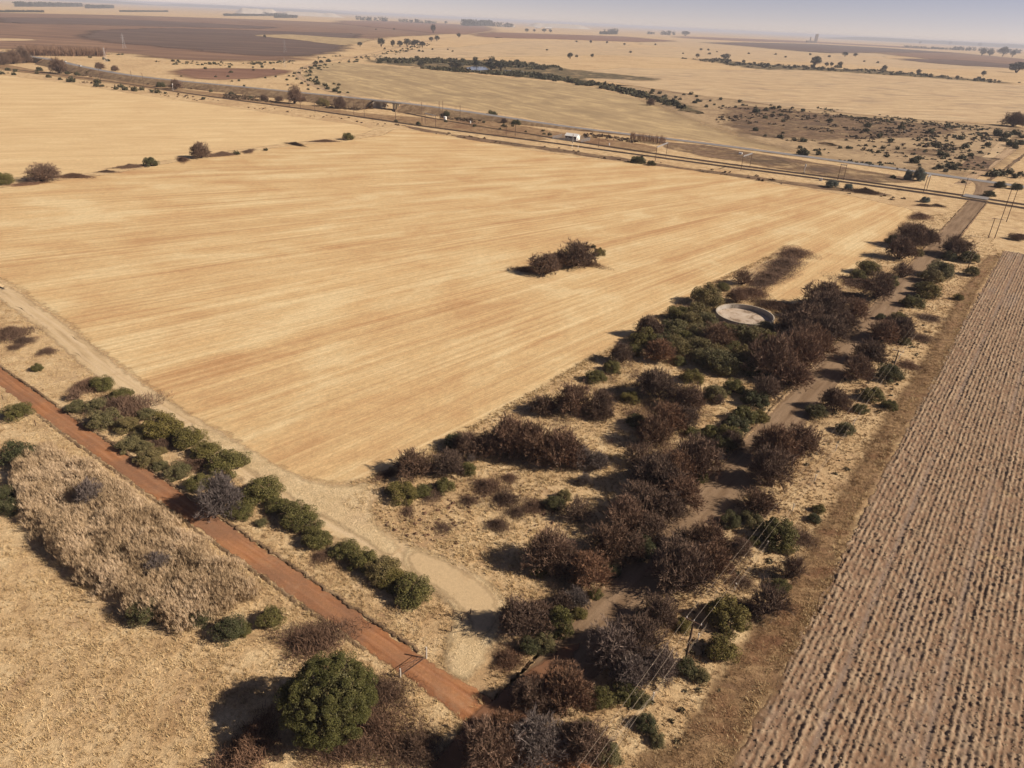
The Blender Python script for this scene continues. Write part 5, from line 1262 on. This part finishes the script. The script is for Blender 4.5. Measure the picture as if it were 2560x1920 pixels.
# ------------------------------------------------------------------ dry grass tufts over the near ground
r = np.random.default_rng(123)
def tufts(name, label, poly, dens, hgt_, wd, mat, excl, seed, nb=8, far=170, clumpy=.5):
    r = np.random.default_rng(seed); poly = np.asarray(poly); lo, hi = poly.min(0), poly.max(0); n_ = int(np.prod(hi - lo) * dens)
    p = r.uniform(lo, hi, (n_, 2)); p = p[inside(p, poly)]
    p = p[vnoise(p[:, 0] / 2.3 + 300, p[:, 1] / 2.3 + 300, seed) > clumpy * r.random(len(p))]
    d = np.linalg.norm(p, axis=1); p = p[r.random(len(p)) < np.clip(1.35 - d / far, .25, 1)]
    for f in excl: p = p[f(p)]
    m_ = len(p); sz = r.uniform(.6, 1.35, m_) * (.6 + .8 * vnoise(p[:, 0] / 5 + 100, p[:, 1] / 5 + 100, seed + 1)); t0 = .6 * r.random(m_) + .4 * vnoise(p[:, 0] / 7 + 50, p[:, 1] / 7 + 50, seed + 2)
    i = np.repeat(np.arange(m_), nb); k = len(i); th = r.uniform(0, 2 * np.pi, k); out = r.uniform(.15, 1.0, k)
    wind = np.array([-.25, .15])
    d3 = np.c_[np.cos(th) * out + wind[0], np.sin(th) * out + wind[1], r.uniform(.35, 1.0, k)] * (hgt_ * sz[i])[:, None]
    b = np.c_[p[i] + r.normal(0, .10, (k, 2)) * sz[i][:, None], np.full(k, -.02)]
    s_ = unit(np.cross(d3, r.normal(0, 1, d3.shape))) * (wd * r.uniform(.6, 1.3, k))[:, None]
    V = np.stack([b - s_, b + s_, b + d3], 1).reshape(-1, 3); me = fmesh(name, V, np.arange(3 * k).reshape(-1, 3)); attr(me, 'tint', np.repeat(np.clip(t0[i] + r.normal(0, .10, k), 0, 1), 3))
    tag(obj(name, me, mat), label, 'grass', kind='stuff'); print(name, m_, 'tufts')
def grass_mat(name, a, b, c, d):
    n = N(name, .95, .05); n.color(n.ramp(n.at('tint'), [(.1, a), (.4, b), (.68, c), (.95, d)])); return n.m
mat_g1 = grass_mat('straw_grass', (.27, .175, .088), (.44, .31, .16), (.58, .43, .235), (.68, .525, .31))
mat_g2 = grass_mat('verge_straw', (.20, .12, .06), (.34, .225, .115), (.47, .33, .18), (.56, .41, .235))
FW = PP(FIELD)[:, :2]
offroad = lambda d0: (lambda p: distline(p, GCall[:-2]) > GHW + d0 - .35 * np.random.default_rng(1).random(len(p)))
offred = lambda p: distline(p, RCall) > RHW + .05
offpath = lambda p: distline(p, PTW) > 2.3
offfield = lambda p: ~inside(p, FW)
offtank = lambda p: np.linalg.norm(p - P(1863, 783, 1.6)[:2], axis=1) > 8.8
offreed = lambda p: ~inside(p, REED)
RL = RCall
left_of_red = [(-175, 190)] + [tuple(q) for q in RC] + [(8, 60), (14, 52), (2, 36), (-2, 30), (-75, 30), (-140, 60)]
tufts('dry_grass', 'pale dry grass of the open ground left of the red track', left_of_red, 5.0, .42, .035, mat_g1, [offred, offroad(.1), offreed], 1)
mid = PP([(0, 930), (0, 735), (117, 800), (260, 925), (505, 1090), (758, 1258), (928, 1352), (1044, 1400), (1195, 1480), (1225, 1530), (1200, 1600), (1165, 1705), (1140, 1730), (1069, 1646), (844, 1500), (614, 1340), (354, 1162), (194, 1057)])[:, :2]
tufts('dry_grass', 'pale dry grass between red track and sandy path', mid, 5.0, .40, .035, mat_g1, [offred, offpath], 4)
thk = PP([(900, 1215), (1014, 1156), (1117, 1100), (1252, 1026), (1465, 900), (1652, 788), (1830, 686), (1900, 760), (2000, 765), (2120, 693), (2272, 548), (2400, 525), (2275, 658), (2003, 960), (1762, 1212), (1520, 1468), (1298, 1695), (1200, 1780), (1160, 1720), (1215, 1600), (1250, 1520), (1200, 1450), (1040, 1385), (860, 1265)])[:, :2]
tufts('dry_grass', 'pale clumpy dry grass in the clearings of the thorn thicket', thk, 3.2, .50, .045, mat_g1, [offroad(.1), offpath, offfield, offtank], 7, far=330)
vg = PP([(1100, 1990), (1400, 1800), (1600, 1560), (1800, 1320), (1970, 1080), (2120, 880), (2260, 720), (2420, 575), (2480, 590), (2500, 640), (2420, 735), (2320, 960), (2225, 1095), (2120, 1290), (2030, 1525), (1905, 1725), (1780, 1960)])[:, :2]
tufts('dry_grass', 'brown dry grass of the verge between gravel road and ploughed field', vg, 3.6, .42, .04, mat_g2, [offroad(.1)], 10, far=330)
rv = PP([(1500, 1985), (1800, 1985), (1830, 1900), (1920, 1725), (2045, 1525), (2135, 1290), (2240, 1098), (2335, 960), (2440, 735), (2400, 735), (2290, 940), (2180, 1110), (2060, 1320), (1950, 1500), (1850, 1640), (1700, 1860)])[:, :2]
tufts('dry_grass', 'rusty brown dry grass strip beside the ploughed field', rv, 6, .42, .04, grass_mat('rusty_tufts', (.13, .07, .035), (.22, .13, .065), (.33, .215, .11), (.45, .31, .17)), [], 16, far=330)
ew_ = np.vstack([edge_px + dV * .2, (edge_px - dV * 1.6)[::-1]])
tufts('dry_grass', 'pale grass fringe along the edge of the ploughed field', ew_, 5, .5, .05, mat_g1, [], 13, far=400, clumpy=.3)
fr = np.vstack([FW[18:54]]); 
tufts('dry_grass', 'ragged pale grass along the thicket side of the stubble field', np.vstack([FW[34:48] , (FW[34:48] + np.array([1.6, -1.6]))[::-1]]), 3, .5, .06, mat_g1, [], 14, far=500)
# ================================================================== THINGS PEOPLE BUILT
mat_wood = plain('pole_wood', (.10, .065, .045), .9, .1, 0, .3, 1)
mat_post = plain('pale_post', (.50, .46, .41), .9, .1, 0, .2, 2)
mat_wire = plain('wire', (.34, .27, .20), .5, .3, .2, .05)
mat_stain = N('tank_floor', .9, .1); n = mat_stain
c = n.ramp(n.noise(.35, 6, .65, .8), [(.40, (.50, .42, .34)), (.55, (.42, .33, .25)), (.62, (.24, .18, .13))]); n.color(n.val(c, n.noise(4, 4), .8, 1.2)); mat_stain = n.m
n = N('tank_wall', .85, .15); c = n.ramp(n.noise(.5, 5, .65, .5, n.mapv(n.pos(), (1, 1, .25))), [(.38, (.42, .385, .35)), (.55, (.34, .305, .27)), (.66, (.17, .145, .12))]); n.color(c); mat_tank = n.m
# round open concrete water tank
T0 = P(1863, 783, 1.7); tk = tag(empty('water_tank', (T0[0], T0[1], 0)), 'round open concrete water tank with a dry pale floor', 'water tank')
m = MB(); K = 72; Ro, Ri, Hk = 8.25, 8.0, 1.5
vs = [(rr * math.cos(2 * math.pi * k / K), rr * math.sin(2 * math.pi * k / K), z) for rr, z in ((Ro, -.1), (Ro, Hk), (Ri, Hk), (Ri, .05)) for k in range(K)]
m.add(vs, [(a * K + k, a * K + (k + 1) % K, (a + 1) * K + (k + 1) % K, (a + 1) * K + k) for a in range(3) for k in range(K)]); m.build('wall', mat_tank, tk)
m = MB(); m.add([(Ri * math.cos(2 * math.pi * k / K) * .999, Ri * math.sin(2 * math.pi * k / K) * .999, .14) for k in range(K)], [tuple(range(K))]); m.build('floor', mat_stain, tk)
m = MB(); vs = [(rr * math.cos(2 * math.pi * k / K), rr * math.sin(2 * math.pi * k / K), z) for rr, z in ((Ro + .05, Hk - .12), (Ro + .05, Hk + .05), (Ri - .03, Hk + .05), (Ri - .03, Hk - .12)) for k in range(K)]
m.add(vs, [(a * K + k, a * K + (k + 1) % K, (a + 1) * K + (k + 1) % K, (a + 1) * K + k) for a in range(3) for k in range(K)]); m.build('rim', mat_conc, tk)

# power line along the verge
LD = math.atan2(dU[1], dU[0])
def power_pole(p, h, label, arm=2.2, hframe=0.0, ang=None):
    o = tag(empty('power_pole', (p[0], p[1], 0), (ang if ang is not None else LD)), label, 'power pole')
    ys = [0] if not hframe else [-hframe / 2, hframe / 2]
    for y in ys: MB().tube([(0, y, -.4), (0, y, h * .5), (0, y, h)], [.17, .15, .12], 8).build('pole', mat_wood, o)
    MB().box((.13, 0, h - .25), (.12, arm, .14)).build('crossarm', mat_rust, o)
    for y in (-arm / 2 + .1, 0, arm / 2 - .1): MB().tube([(.13, y, h - .2), (.13, y, h - .08), (.13, y, h + .12)], [.05, .07, .03], 8).build('insulator', mat_white, o)
    return o
p1, p2, p3 = P(1713, 1653), P(2226, 942), P(2415, 684)
pole_h = [7.2, 7.2, 8.2]
power_pole(p1, 7.2, 'nearest dark wooden power pole, at the bottom right beside the plough'); power_pole(p2, 7.2, 'wooden power pole in the dark bush at mid right verge'); power_pole(p3, 8.2, 'wooden power pole near the upper end of the ploughed field')
hf = (P(2472, 594) + P(2485, 596)) / 2; ht = (P(2503, 553) + P(2514, 555)) / 2
power_pole(hf, 8.5, 'shorter two-legged power pole with crossarm near the level crossing', 4.2, 2.4, LD + .3)
power_pole(ht, 15, 'taller two-legged power pole rising over the railway at right edge', 3.4, 2.4, LD + .3)
p0 = p1 - np.array([*(dU * 68), 0]); p4 = hf
def wire(a, b, sag, label, grp, rad=.010):
    t = np.linspace(0, 1, 14); q = a + (b - a) * t[:, None]; q[:, 2] -= sag * 4 * t * (1 - t)
    tag(MB().tube([tuple(x) for x in q], rad, 4).build('power_wire', mat_wire), label, 'wire', grp)
LS = {-1: 'left', 0: 'middle', 1: 'right'}
for s_ in (-1, 0, 1):
    off = lambda p, h, a=1.0: np.array([p[0] - dV[0] * 0 + dV[0] * s_ * a, p[1] + dV[1] * s_ * a, h + .1])
    wire(off(p0, 7.2), off(p1, 7.2), .9, LS[s_] + ' overhead wire running down from nearest power pole to the picture bottom', None)
    wire(off(p1, 7.2), off(p2, 7.2), 1.3, LS[s_] + ' overhead wire between nearest and second power pole', None)
    wire(off(p2, 7.2), off(p3, 8.2), 1.2, LS[s_] + ' overhead wire between second and third power pole', None)
    wire(off(p3, 8.2), off(p4, 8.5, 1.9), .8, LS[s_] + ' overhead wire from third power pole to the two-legged pole', None)
# wire fence with pale concrete posts on the verge
fp = [(1490, 1905), (1631, 1752), (1743, 1604), (1836, 1477), (1916, 1371), (1981, 1277), (2036, 1203), (2088, 1128), (2133, 1063), (2174, 1003), (2212, 948), (2247, 898), (2279, 852)]
fw = PP(fp)
fe = tag(empty('wire_fence', (0, 0, 0)), 'wire fence with pale concrete posts along the gravel road verge', 'fence')
m = MB()
for a, b in zip(fw[:-1], fw[1:]):
    for z in (.35, .75, 1.15): m.tube([(*a[:2], z), (*b[:2], z)], .008, 3)
m.build('wire', mat_wire, fe)
for q in fw: MB().tube([(q[0], q[1], -.2), (q[0], q[1], 1.0), (q[0], q[1], 1.3), (q[0], q[1], 1.32), (q[0], q[1], 1.5)], [.075, .07, .07, .11, .10], 6).build('post', mat_post, fe)
# gate over the red track
ga, gb = P(1066, 1646), P(1001, 1693); gd = (gb - ga)[:2]; gl = np.linalg.norm(gd); gang = math.atan2(gd[1], gd[0])
gt = tag(empty('farm_gate', (ga[0], ga[1], 0), gang), 'steel pipe gate on two pale posts across the red track', 'gate')
for x_, h_ in ((0, 2.0), (gl, 1.5)): MB().tube([(x_, 0, -.3), (x_, 0, h_)], .10, 8).build('post', mat_post, gt)
m = MB(); x0, x1 = .2, gl - .2
for z in (.25, 1.25): m.tube([(x0, 0, z), (x1, 0, z)], .035, 6)
for x_ in (x0, (x0 + x1) / 2, x1): m.tube([(x_, 0, .25), (x_, 0, 1.25)], .03, 6)
m.tube([(x0, 0, .25), ((x0 + x1) / 2, 0, 1.25)], .022, 6); m.tube([((x0 + x1) / 2, 0, 1.25), (x1, 0, .25)], .022, 6)
for z in (.5, .75, 1.0): m.tube([(x0, 0, z), (x1, 0, z)], .012, 5)
m.build('leaf', mat_rust, gt)
# remains of a fence by the sandy path
bf = tag(empty('broken_fence', (0, 0, 0)), 'remains of a dark wooden fence in the grass beside the sandy path', 'fence'); bp = PP([(1132, 1541), (1155, 1553), (1176, 1537), (1128, 1580)])
for q, h_ in zip(bp, (1.25, 1.2, 1.15, 1.1)): MB().tube([(q[0], q[1], -.2), (q[0] + .05, q[1], h_)], [.085, .07], 6).build('post', mat_wood, bf)
m = MB()
for a, b in ((0, 1), (1, 2)):
    for z in (.5, 1.0): m.bar((*bp[a][:2], z), (*bp[b][:2], z - .08), .05, .05)
m.bar((*bp[0][:2], 1.1), (*bp[2][:2], .4), .045, .045); m.build('rail', mat_wood, bf)
wf = tag(empty('wire_fence', (0, 0, 0)), 'thin dark wire fence between reed bed and the big evergreen tree', 'fence')
q_ = PP([(8, 1000), (12, 1004), (90, 1065), (640, 1490), (705, 1548), (800, 1618), (905, 1706), (950, 1745), (1000, 1693)])
for q in q_[[0, 2, 3, 4, 5, 6, 7]]: MB().tube([(q[0], q[1], -.2), (q[0], q[1], 1.25)], .06, 6).build('post', mat_wood, wf)
m = MB()
for a, b in zip(q_[:-1], q_[1:]):
    for z in (.4, .8, 1.15): m.tube([(*a[:2], z), (*b[:2], z)], .009, 3)
m.build('wire', mat_rust, wf)

# railway masts and gantries
RA = math.atan2(*(P(2250, 474) - P(1500, 374))[[1, 0]])
def gantry(b0, b1, h, label, beam_mat=None):
    a, b = P(*b0), P(*b1); d = (b - a)[:2]; L = np.linalg.norm(d)
    o = tag(empty('railway_gantry', (a[0], a[1], 0), math.atan2(d[1], d[0])), label, 'gantry')
    for x_ in (0, L): MB().box((x_, 0, h / 2), (.26, .26, h + .1)).build('mast', mat_rust, o)
    m = MB()
    for y in (-.22, .22):
        for z in (h - .62, h - .12): m.box((L / 2, y, z), (L + .6, .09, .09))
    for k in range(int(L / .9) + 1):
        for y in (-.22, .22): m.bar((k * .9, y, h - .62), (min(L, k * .9 + .9), y, h - .12), .05, .05)
    m.box((L / 2, 0, h - .37), (L + .5, .3, .12)); m.build('beam', beam_mat or mat_steel, o)
    for x_ in (L * .3, L * .62): MB().tube([(x_, 0, h - .6), (x_, 0, h - 2.0)], .06, 5).build('dropper', mat_steel, o)
gantry((1638, 403), (1665, 391), 8.9, 'railway gantry beside the dark green bush, white beam'); gantry((1852, 427), (1874, 419), 8.9, 'railway gantry with two hanging droppers left of the white signal')
gantry((2094, 449), (2108, 450.5), 8.9, 'railway gantry right of the white signal post'); gantry((2308, 481), (2316, 476), 9.0, 'railway gantry nearest to level crossing'); gantry((1089, 318), (1063, 311), 8.6, 'railway gantry left of the white water tank')
def mast(px, py, h, label, arms=True, grp=None):
    p = P(px, py); o = tag(empty('railway_mast', (p[0], p[1], 0), RA), label, 'mast', grp)
    MB().box((0, 0, h / 2), (.24, .24, h)).build('pole', mat_rust, o)
    m = MB(); m.bar((0, 0, h - .5), (0, -2.6, h - .5), .08, .08); m.bar((0, 0, h - 1.7), (0, -2.4, h - .6), .06, .06); m.build('bracket', mat_rust, o)
for q in [(1265, 343, 8.8, 'left of two slim railway masts left of the white-roofed hut'), (1288, 341, 8.8, 'right of two slim railway masts left of the white-roofed hut'), (1496, 368, 9, 'slim railway mast right of the white-roofed hut'), (725, 269, 10, 'railway mast before the large leafless embankment tree'), (752, 272, 13, 'taller railway mast right before the large embankment tree'), (609, 251, 9, 'lone railway mast on the plain line left of embankment trees'), (885, 287, 10, 'railway mast left below the bridge'), (911, 292, 12, 'taller railway mast just below the bridge'), (252, 201, 12, 'thin railway mast at left, below the white car'), (331, 205, 11, 'thin railway mast, left of two before red slope'), (360, 215, 12, 'thin railway mast, right of two before red slope'), (788, 282, 8, 'short mast beside olive bush on embankment foot'), (1055, 306, 15, 'tall slim mast behind the tank gantry'), (1098, 292, 12, 'thin mast left of the white water tank'), (1107, 293, 13, 'thin mast touching the white water tank'), (1150, 302, 12, 'thin mast right of white water tank'), (989, 300, 9, 'thin mast below the right end of bridge'), (2407, 486, 9, 'thin leaning mast left of the level crossing')]:
    mast(*q)
# signals, boxes, tank, posts
def signal(px, py, h, label):
    p = P(px, py); o = tag(empty('railway_signal', (p[0], p[1], 0), RA + math.pi / 2), label, 'signal')
    MB().tube([(0, 0, 0), (0, 0, h)], .11, 8).build('post', mat_white, o); MB().box((0, 0, .3), (.7, .7, .6)).build('base', mat_conc, o)
    MB().box((.15, 0, h - .6), (.35, .8, 1.5)).build('signal_head', mat_white, o); MB().box((-.1, .35, h / 2), (.06, .06, h)).build('ladder', mat_steel, o)
signal(433, 227, 6.5, 'white railway signal in front of the dark tree at left'); signal(2010, 432, 5.0, 'white railway signal between two gantries'); signal(1432, 357, 5.5, 'white railway signal in front of the white-roofed hut')
p = P(1113, 300); o = tag(empty('water_tank', (p[0], p[1], 0)), 'small white cylindrical water tank beside the railway siding', 'water tank')
MB().tube([(0, 0, .1), (0, 0, 2.6), (0, 0, 2.75)], [1.25, 1.25, .9], 20).build('body', mat_white, o); MB().box((0, 0, .1), (3, 3, .25)).build('plinth', mat_conc, o); MB().tube([(0, 0, 2.7), (0, 0, 2.95)], .35, 12).build('lid', mat_white, o)
def cabinet(px, py, d, label, mat):
    p = P(px, py); o = tag(empty('trackside_cabinet', (p[0], p[1], 0), RA), label, 'cabinet')
    MB().box((0, 0, d[2] / 2), d).build('body', mat, o, .03); MB().box((0, 0, d[2] + .04), (d[0] + .15, d[1] + .15, .08)).build('lid', mat, o); MB().box((0, -d[1] / 2 - .02, d[2] * .5), (d[0] * .8, .04, d[2] * .8)).build('door', mat, o)
cabinet(2051, 452, (1.6, 1.0, 1.5), 'grey cabinet on the near side of the railway', mat_steel); cabinet(1176, 309, (.7, .6, 1.9), 'small white cabinet right of the white water tank', mat_white); cabinet(1523, 364, (.6, .5, 1.6), 'small white cabinet right of the slim railway mast', mat_white); cabinet(1851, 386, (2.2, 1.2, 1.2), 'white low cabinet left of the droppers gantry', mat_white)
for q, l in (((1430, 370), 'left of two short white marker posts before the hut'), ((1445, 371), 'right of two short white marker posts before the hut')):
    p = P(*q); o = tag(empty('marker_post', (p[0], p[1], 0)), l, 'post'); MB().tube([(0, 0, 0), (0, 0, 1.9)], .12, 8).build('post', mat_white, o); MB().box((0, 0, 1.8), (.4, .08, .35)).build('plate', mat_white, o)
# white-roofed hut and its palisade
hb = P(1428, 351); hut = tag(empty('railway_hut', (hb[0] + 1, hb[1] + 3, 0), RA), 'small brick railway hut with a white gable roof beside the tracks', 'hut')
mat_brick = plain('dark_brick', (.12, .075, .06), .9, .1, 0, .3, 2); n = N('roof_sheet', .5, .3); n.color(n.val((.80, .78, .74), n.noise(.6, 3), .85, 1.1)); mat_roof = n.m
Lh, Wh, Hh = 9.0, 5.6, 3.0
MB().box((0, 0, Hh / 2), (Lh, Wh, Hh)).build('wall', mat_brick, hut)
for sx in (-1, 1):
    g = MB(); x_ = sx * Lh / 2; g.add([(x_, -Wh / 2, 0.02), (x_ + sx * .05, -Wh / 2, 0.02), (x_, Wh / 2, .02), (x_ + sx * .05, Wh / 2, .02), (x_, -Wh / 2, Hh), (x_ + sx * .05, -Wh / 2, Hh), (x_, Wh / 2, Hh), (x_ + sx * .05, Wh / 2, Hh), (x_, 0, Hh + 1.35), (x_ + sx * .05, 0, Hh + 1.35)], [(0, 2, 6, 8, 4), (1, 5, 9, 7, 3), (0, 4, 5, 1), (2, 3, 7, 6), (4, 8, 9, 5), (8, 6, 7, 9), (0, 1, 3, 2)]); g.build('gable', mat_white, hut)
m = MB()
for sy in (-1, 1):
    a = (Wh / 2 + .45); z1 = Hh - .22; z2 = Hh + 1.42
    vs = [(-Lh / 2 - .5, sy * a, z1), (Lh / 2 + .5, sy * a, z1), (Lh / 2 + .5, 0, z2), (-Lh / 2 - .5, 0, z2)]; vs += [(x_, y, z + .1) for x_, y, z in vs]
    m.add(vs, [(0, 1, 2, 3), (7, 6, 5, 4), (0, 4, 5, 1), (1, 5, 6, 2), (3, 2, 6, 7), (0, 3, 7, 4)])
m.build('roof', mat_roof, hut)
MB().box((Lh / 2 + .08, -.6, 1.05), (.08, 1.0, 2.1)).build('door', mat_rust, hut)
for x_ in (-2.5, 1.5): MB().box((x_, -Wh / 2 - .04, 1.8), (1.2, .08, .9)).build('window', mat_steel, hut)
pf = tag(empty('palisade_fence', (hb[0], hb[1], 0), RA), 'grey steel palisade fence around the railway hut', 'fence'); m = MB()
for a, b in (((-13, -4), (10, -4)), ((10, -4), (10, 10)), ((10, 10), (-13, 10)), ((-13, 10), (-13, -4))):
    L = math.dist(a, b); k = int(L / .55)
    for i in range(k): m.box((a[0] + (b[0] - a[0]) * i / k, a[1] + (b[1] - a[1]) * i / k, 1.05), (.09, .09, 2.1))
    for z in (.5, 1.7): m.bar((*a, z), (*b, z), .05, .07)
m.build('palings', mat_steel, pf)
for a in ((-13, -4), (10, -4), (10, 10), (-13, 10)): MB().box((a[0], a[1], 1.2), (.16, .16, 2.4)).build('post', mat_steel, pf)
# cars on the far road
mat_glass = plain('car_glass', (.03, .035, .04), .1, .5); mat_tyre = plain('tyre', (.03, .03, .03), .9, .1)
def car(px, py, z, lane, label):
    p = P(px, py, z); k = np.argmin(np.linalg.norm(TW[:, :2] - p[:2], axis=1)); q = TW[k]; a = math.atan2(tt[k][1], tt[k][0])
    o = tag(empty('car', (q[0] + tnr[k][0] * lane, q[1] + tnr[k][1] * lane, q[2] + .08), a), label, 'car')
    m = MB(); pr_ = [(-2.15, .35), (-2.15, .85), (-1.2, .95), (1.0, .95), (2.15, .75), (2.2, .35)]
    m.add([(x_, y, z) for y in (-.88, .88) for x_, z in pr_], [tuple(range(6))[::-1], tuple(range(6, 12))] + [(i, (i + 1) % 6, (i + 1) % 6 + 6, i + 6) for i in range(6)]); m.build('body', mat_white, o, .05)
    m = MB(); pr_ = [(-1.9, .94), (-1.35, 1.46), (.25, 1.46), (1.05, .94)]
    m.add([(x_, y * (.8 if z > 1 else .84), z) for y in (-1, 1) for x_, z in pr_], [(3, 2, 1, 0), (4, 5, 6, 7)] + [(i, (i + 1) % 4, (i + 1) % 4 + 4, i + 4) for i in range(4)]); m.build('windows', mat_glass, o)
    MB().box((-.55, 0, 1.48), (1.6, 1.5, .06)).build('roof', mat_white, o, .02)
    for x_ in (-1.35, 1.35):
        for y in (-.8, .8): MB().tube([(x_, y - .1, .33), (x_, y + .1, .33)], .33, 12).build('wheel', mat_tyre, o)
car(212, 166, 5.6, -1.7, 'nearer white car on the far road at upper left'); car(157, 155, 6, 1.7, 'farther pale car close to the far left road bridge')
# pylons far off and the shaft tower
def pylon(px, py, hpx, label):
    p = P(px, py); h = hpx * mpp(p); o = tag(empty('pylon', (p[0], p[1], 0), pr.uniform(0, 1)), label, 'pylon'); m = MB(); b = h * .10; rd_ = h * .0022 + .03
    for sx in (-1, 1):
        for sy in (-1, 1): m.tube([(sx * b, sy * b, 0), (sx * b * .25, sy * b * .25, h * .7), (0, 0, h)], rd_, 4)
    for k in range(6):
        z = h * .12 * k; c0 = b * (1 - .75 * z / (h * .7)); z2 = z + h * .12; c1 = b * (1 - .75 * z2 / (h * .7))
        for sx in (-1, 1): m.tube([(sx * c0, -c0, z), (sx * c1, c1, z2)], rd_ * .6, 3); m.tube([(-c0, sx * c0, z), (c1, sx * c1, z2)], rd_ * .6, 3)
    m.build('lattice', mat_steel, o)
    m = MB(); m.bar((-h * .16, 0, h * .72), (h * .16, 0, h * .72), rd_ * 2, rd_ * 2); m.bar((-h * .12, 0, h * .86), (h * .12, 0, h * .86), rd_ * 2, rd_ * 2); m.build('crossarm', mat_steel, o)
pylon(311, 121, 28, 'lattice pylon on the brown ploughed land at upper left'); pylon(713, 131, 26, 'lattice pylon on dark ploughed land right of the other'); pylon(265, 155, 28, 'lattice pylon right of the leafless plantation'); pylon(712, 168, 20, 'lattice pylon above the brown marsh bushes near farm track')
p = P(2041, 96); p = p / np.linalg.norm(p[:2]) * 9000; p[2] = 0
o = tag(empty('shaft_tower', tuple(p)), 'tall pale mine shaft tower on the right horizon', 'tower'); h = 16 * 9000 / F
MB().box((0, 0, h / 2), (26, 22, h)).build('shaft', mat_conc, o); MB().box((4, 0, h + 3), (14, 14, 6)).build('headhouse', mat_conc, o); MB().box((-60, 0, 9), (70, 40, 18)).build('hall', mat_conc, o)
p = P(2027, 95); p = p / np.linalg.norm(p[:2]) * 9000; o = tag(empty('smoke_stack', (p[0], p[1], 0)), 'thin smoke stack left of the mine shaft tower', 'chimney'); MB().tube([(0, 0, 0), (0, 0, h * .6)], [7, 4], 10).build('stack', mat_conc, o); MB().tube([(0, 0, h * .6), (0, 0, h * .6 + 4)], 4.6, 10).build('rim', mat_conc, o)
# far sheds
for k_, q in enumerate([(1258, 53, 22), (1278, 54, 18), (1345, 57, 14), (1372, 58, 16), (1190, 51, 12), (700, 19, 20)]):
    d_ = ray(q[0], max(q[1], 0) + 0); d_ = d_[:2] / np.linalg.norm(d_[:2]); dist = 9200 + k_ * 90; c = d_ * dist; L = q[2] * dist / F
    o = tag(empty('shed', (c[0], c[1], 0), math.atan2(d_[1], d_[0]) + math.pi / 2), 'tiny white industrial shed on the hazy plain near the horizon', 'shed', 'white sheds near the horizon')
    MB().box((0, 0, 5), (L, 40, 10)).build('wall', mat_white, o); m = MB(); m.add([(-L / 2, -22, 10), (L / 2, -22, 10), (L / 2, 22, 10), (-L / 2, 22, 10), (-L / 2, 0, 16), (L / 2, 0, 16)], [(0, 1, 5, 4), (2, 3, 4, 5), (0, 4, 3), (1, 2, 5), (0, 3, 2, 1)]); m.build('roof', mat_white, o)

# ------------------------------------------------------------------ the air
hz = MB().box((0, 0, 45.5), (150000, 150000, 93)).build('haze', None)
hm = bpy.data.materials.new('haze_air'); hm.use_nodes = True; t = hm.node_tree; t.nodes.remove(t.nodes['Principled BSDF'])
v = t.nodes.new('ShaderNodeVolumePrincipled'); v.inputs['Color'].default_value = (.86, .87, .97, 1); v.inputs['Density'].default_value = 7e-5; v.inputs['Anisotropy'].default_value = 0.0
t.links.new(v.outputs[0], t.nodes['Material Output'].inputs['Volume']); hz.data.materials.append(hm); hz['kind'] = 'stuff'; hz['label'] = 'thin pale haze lying over the whole plain'
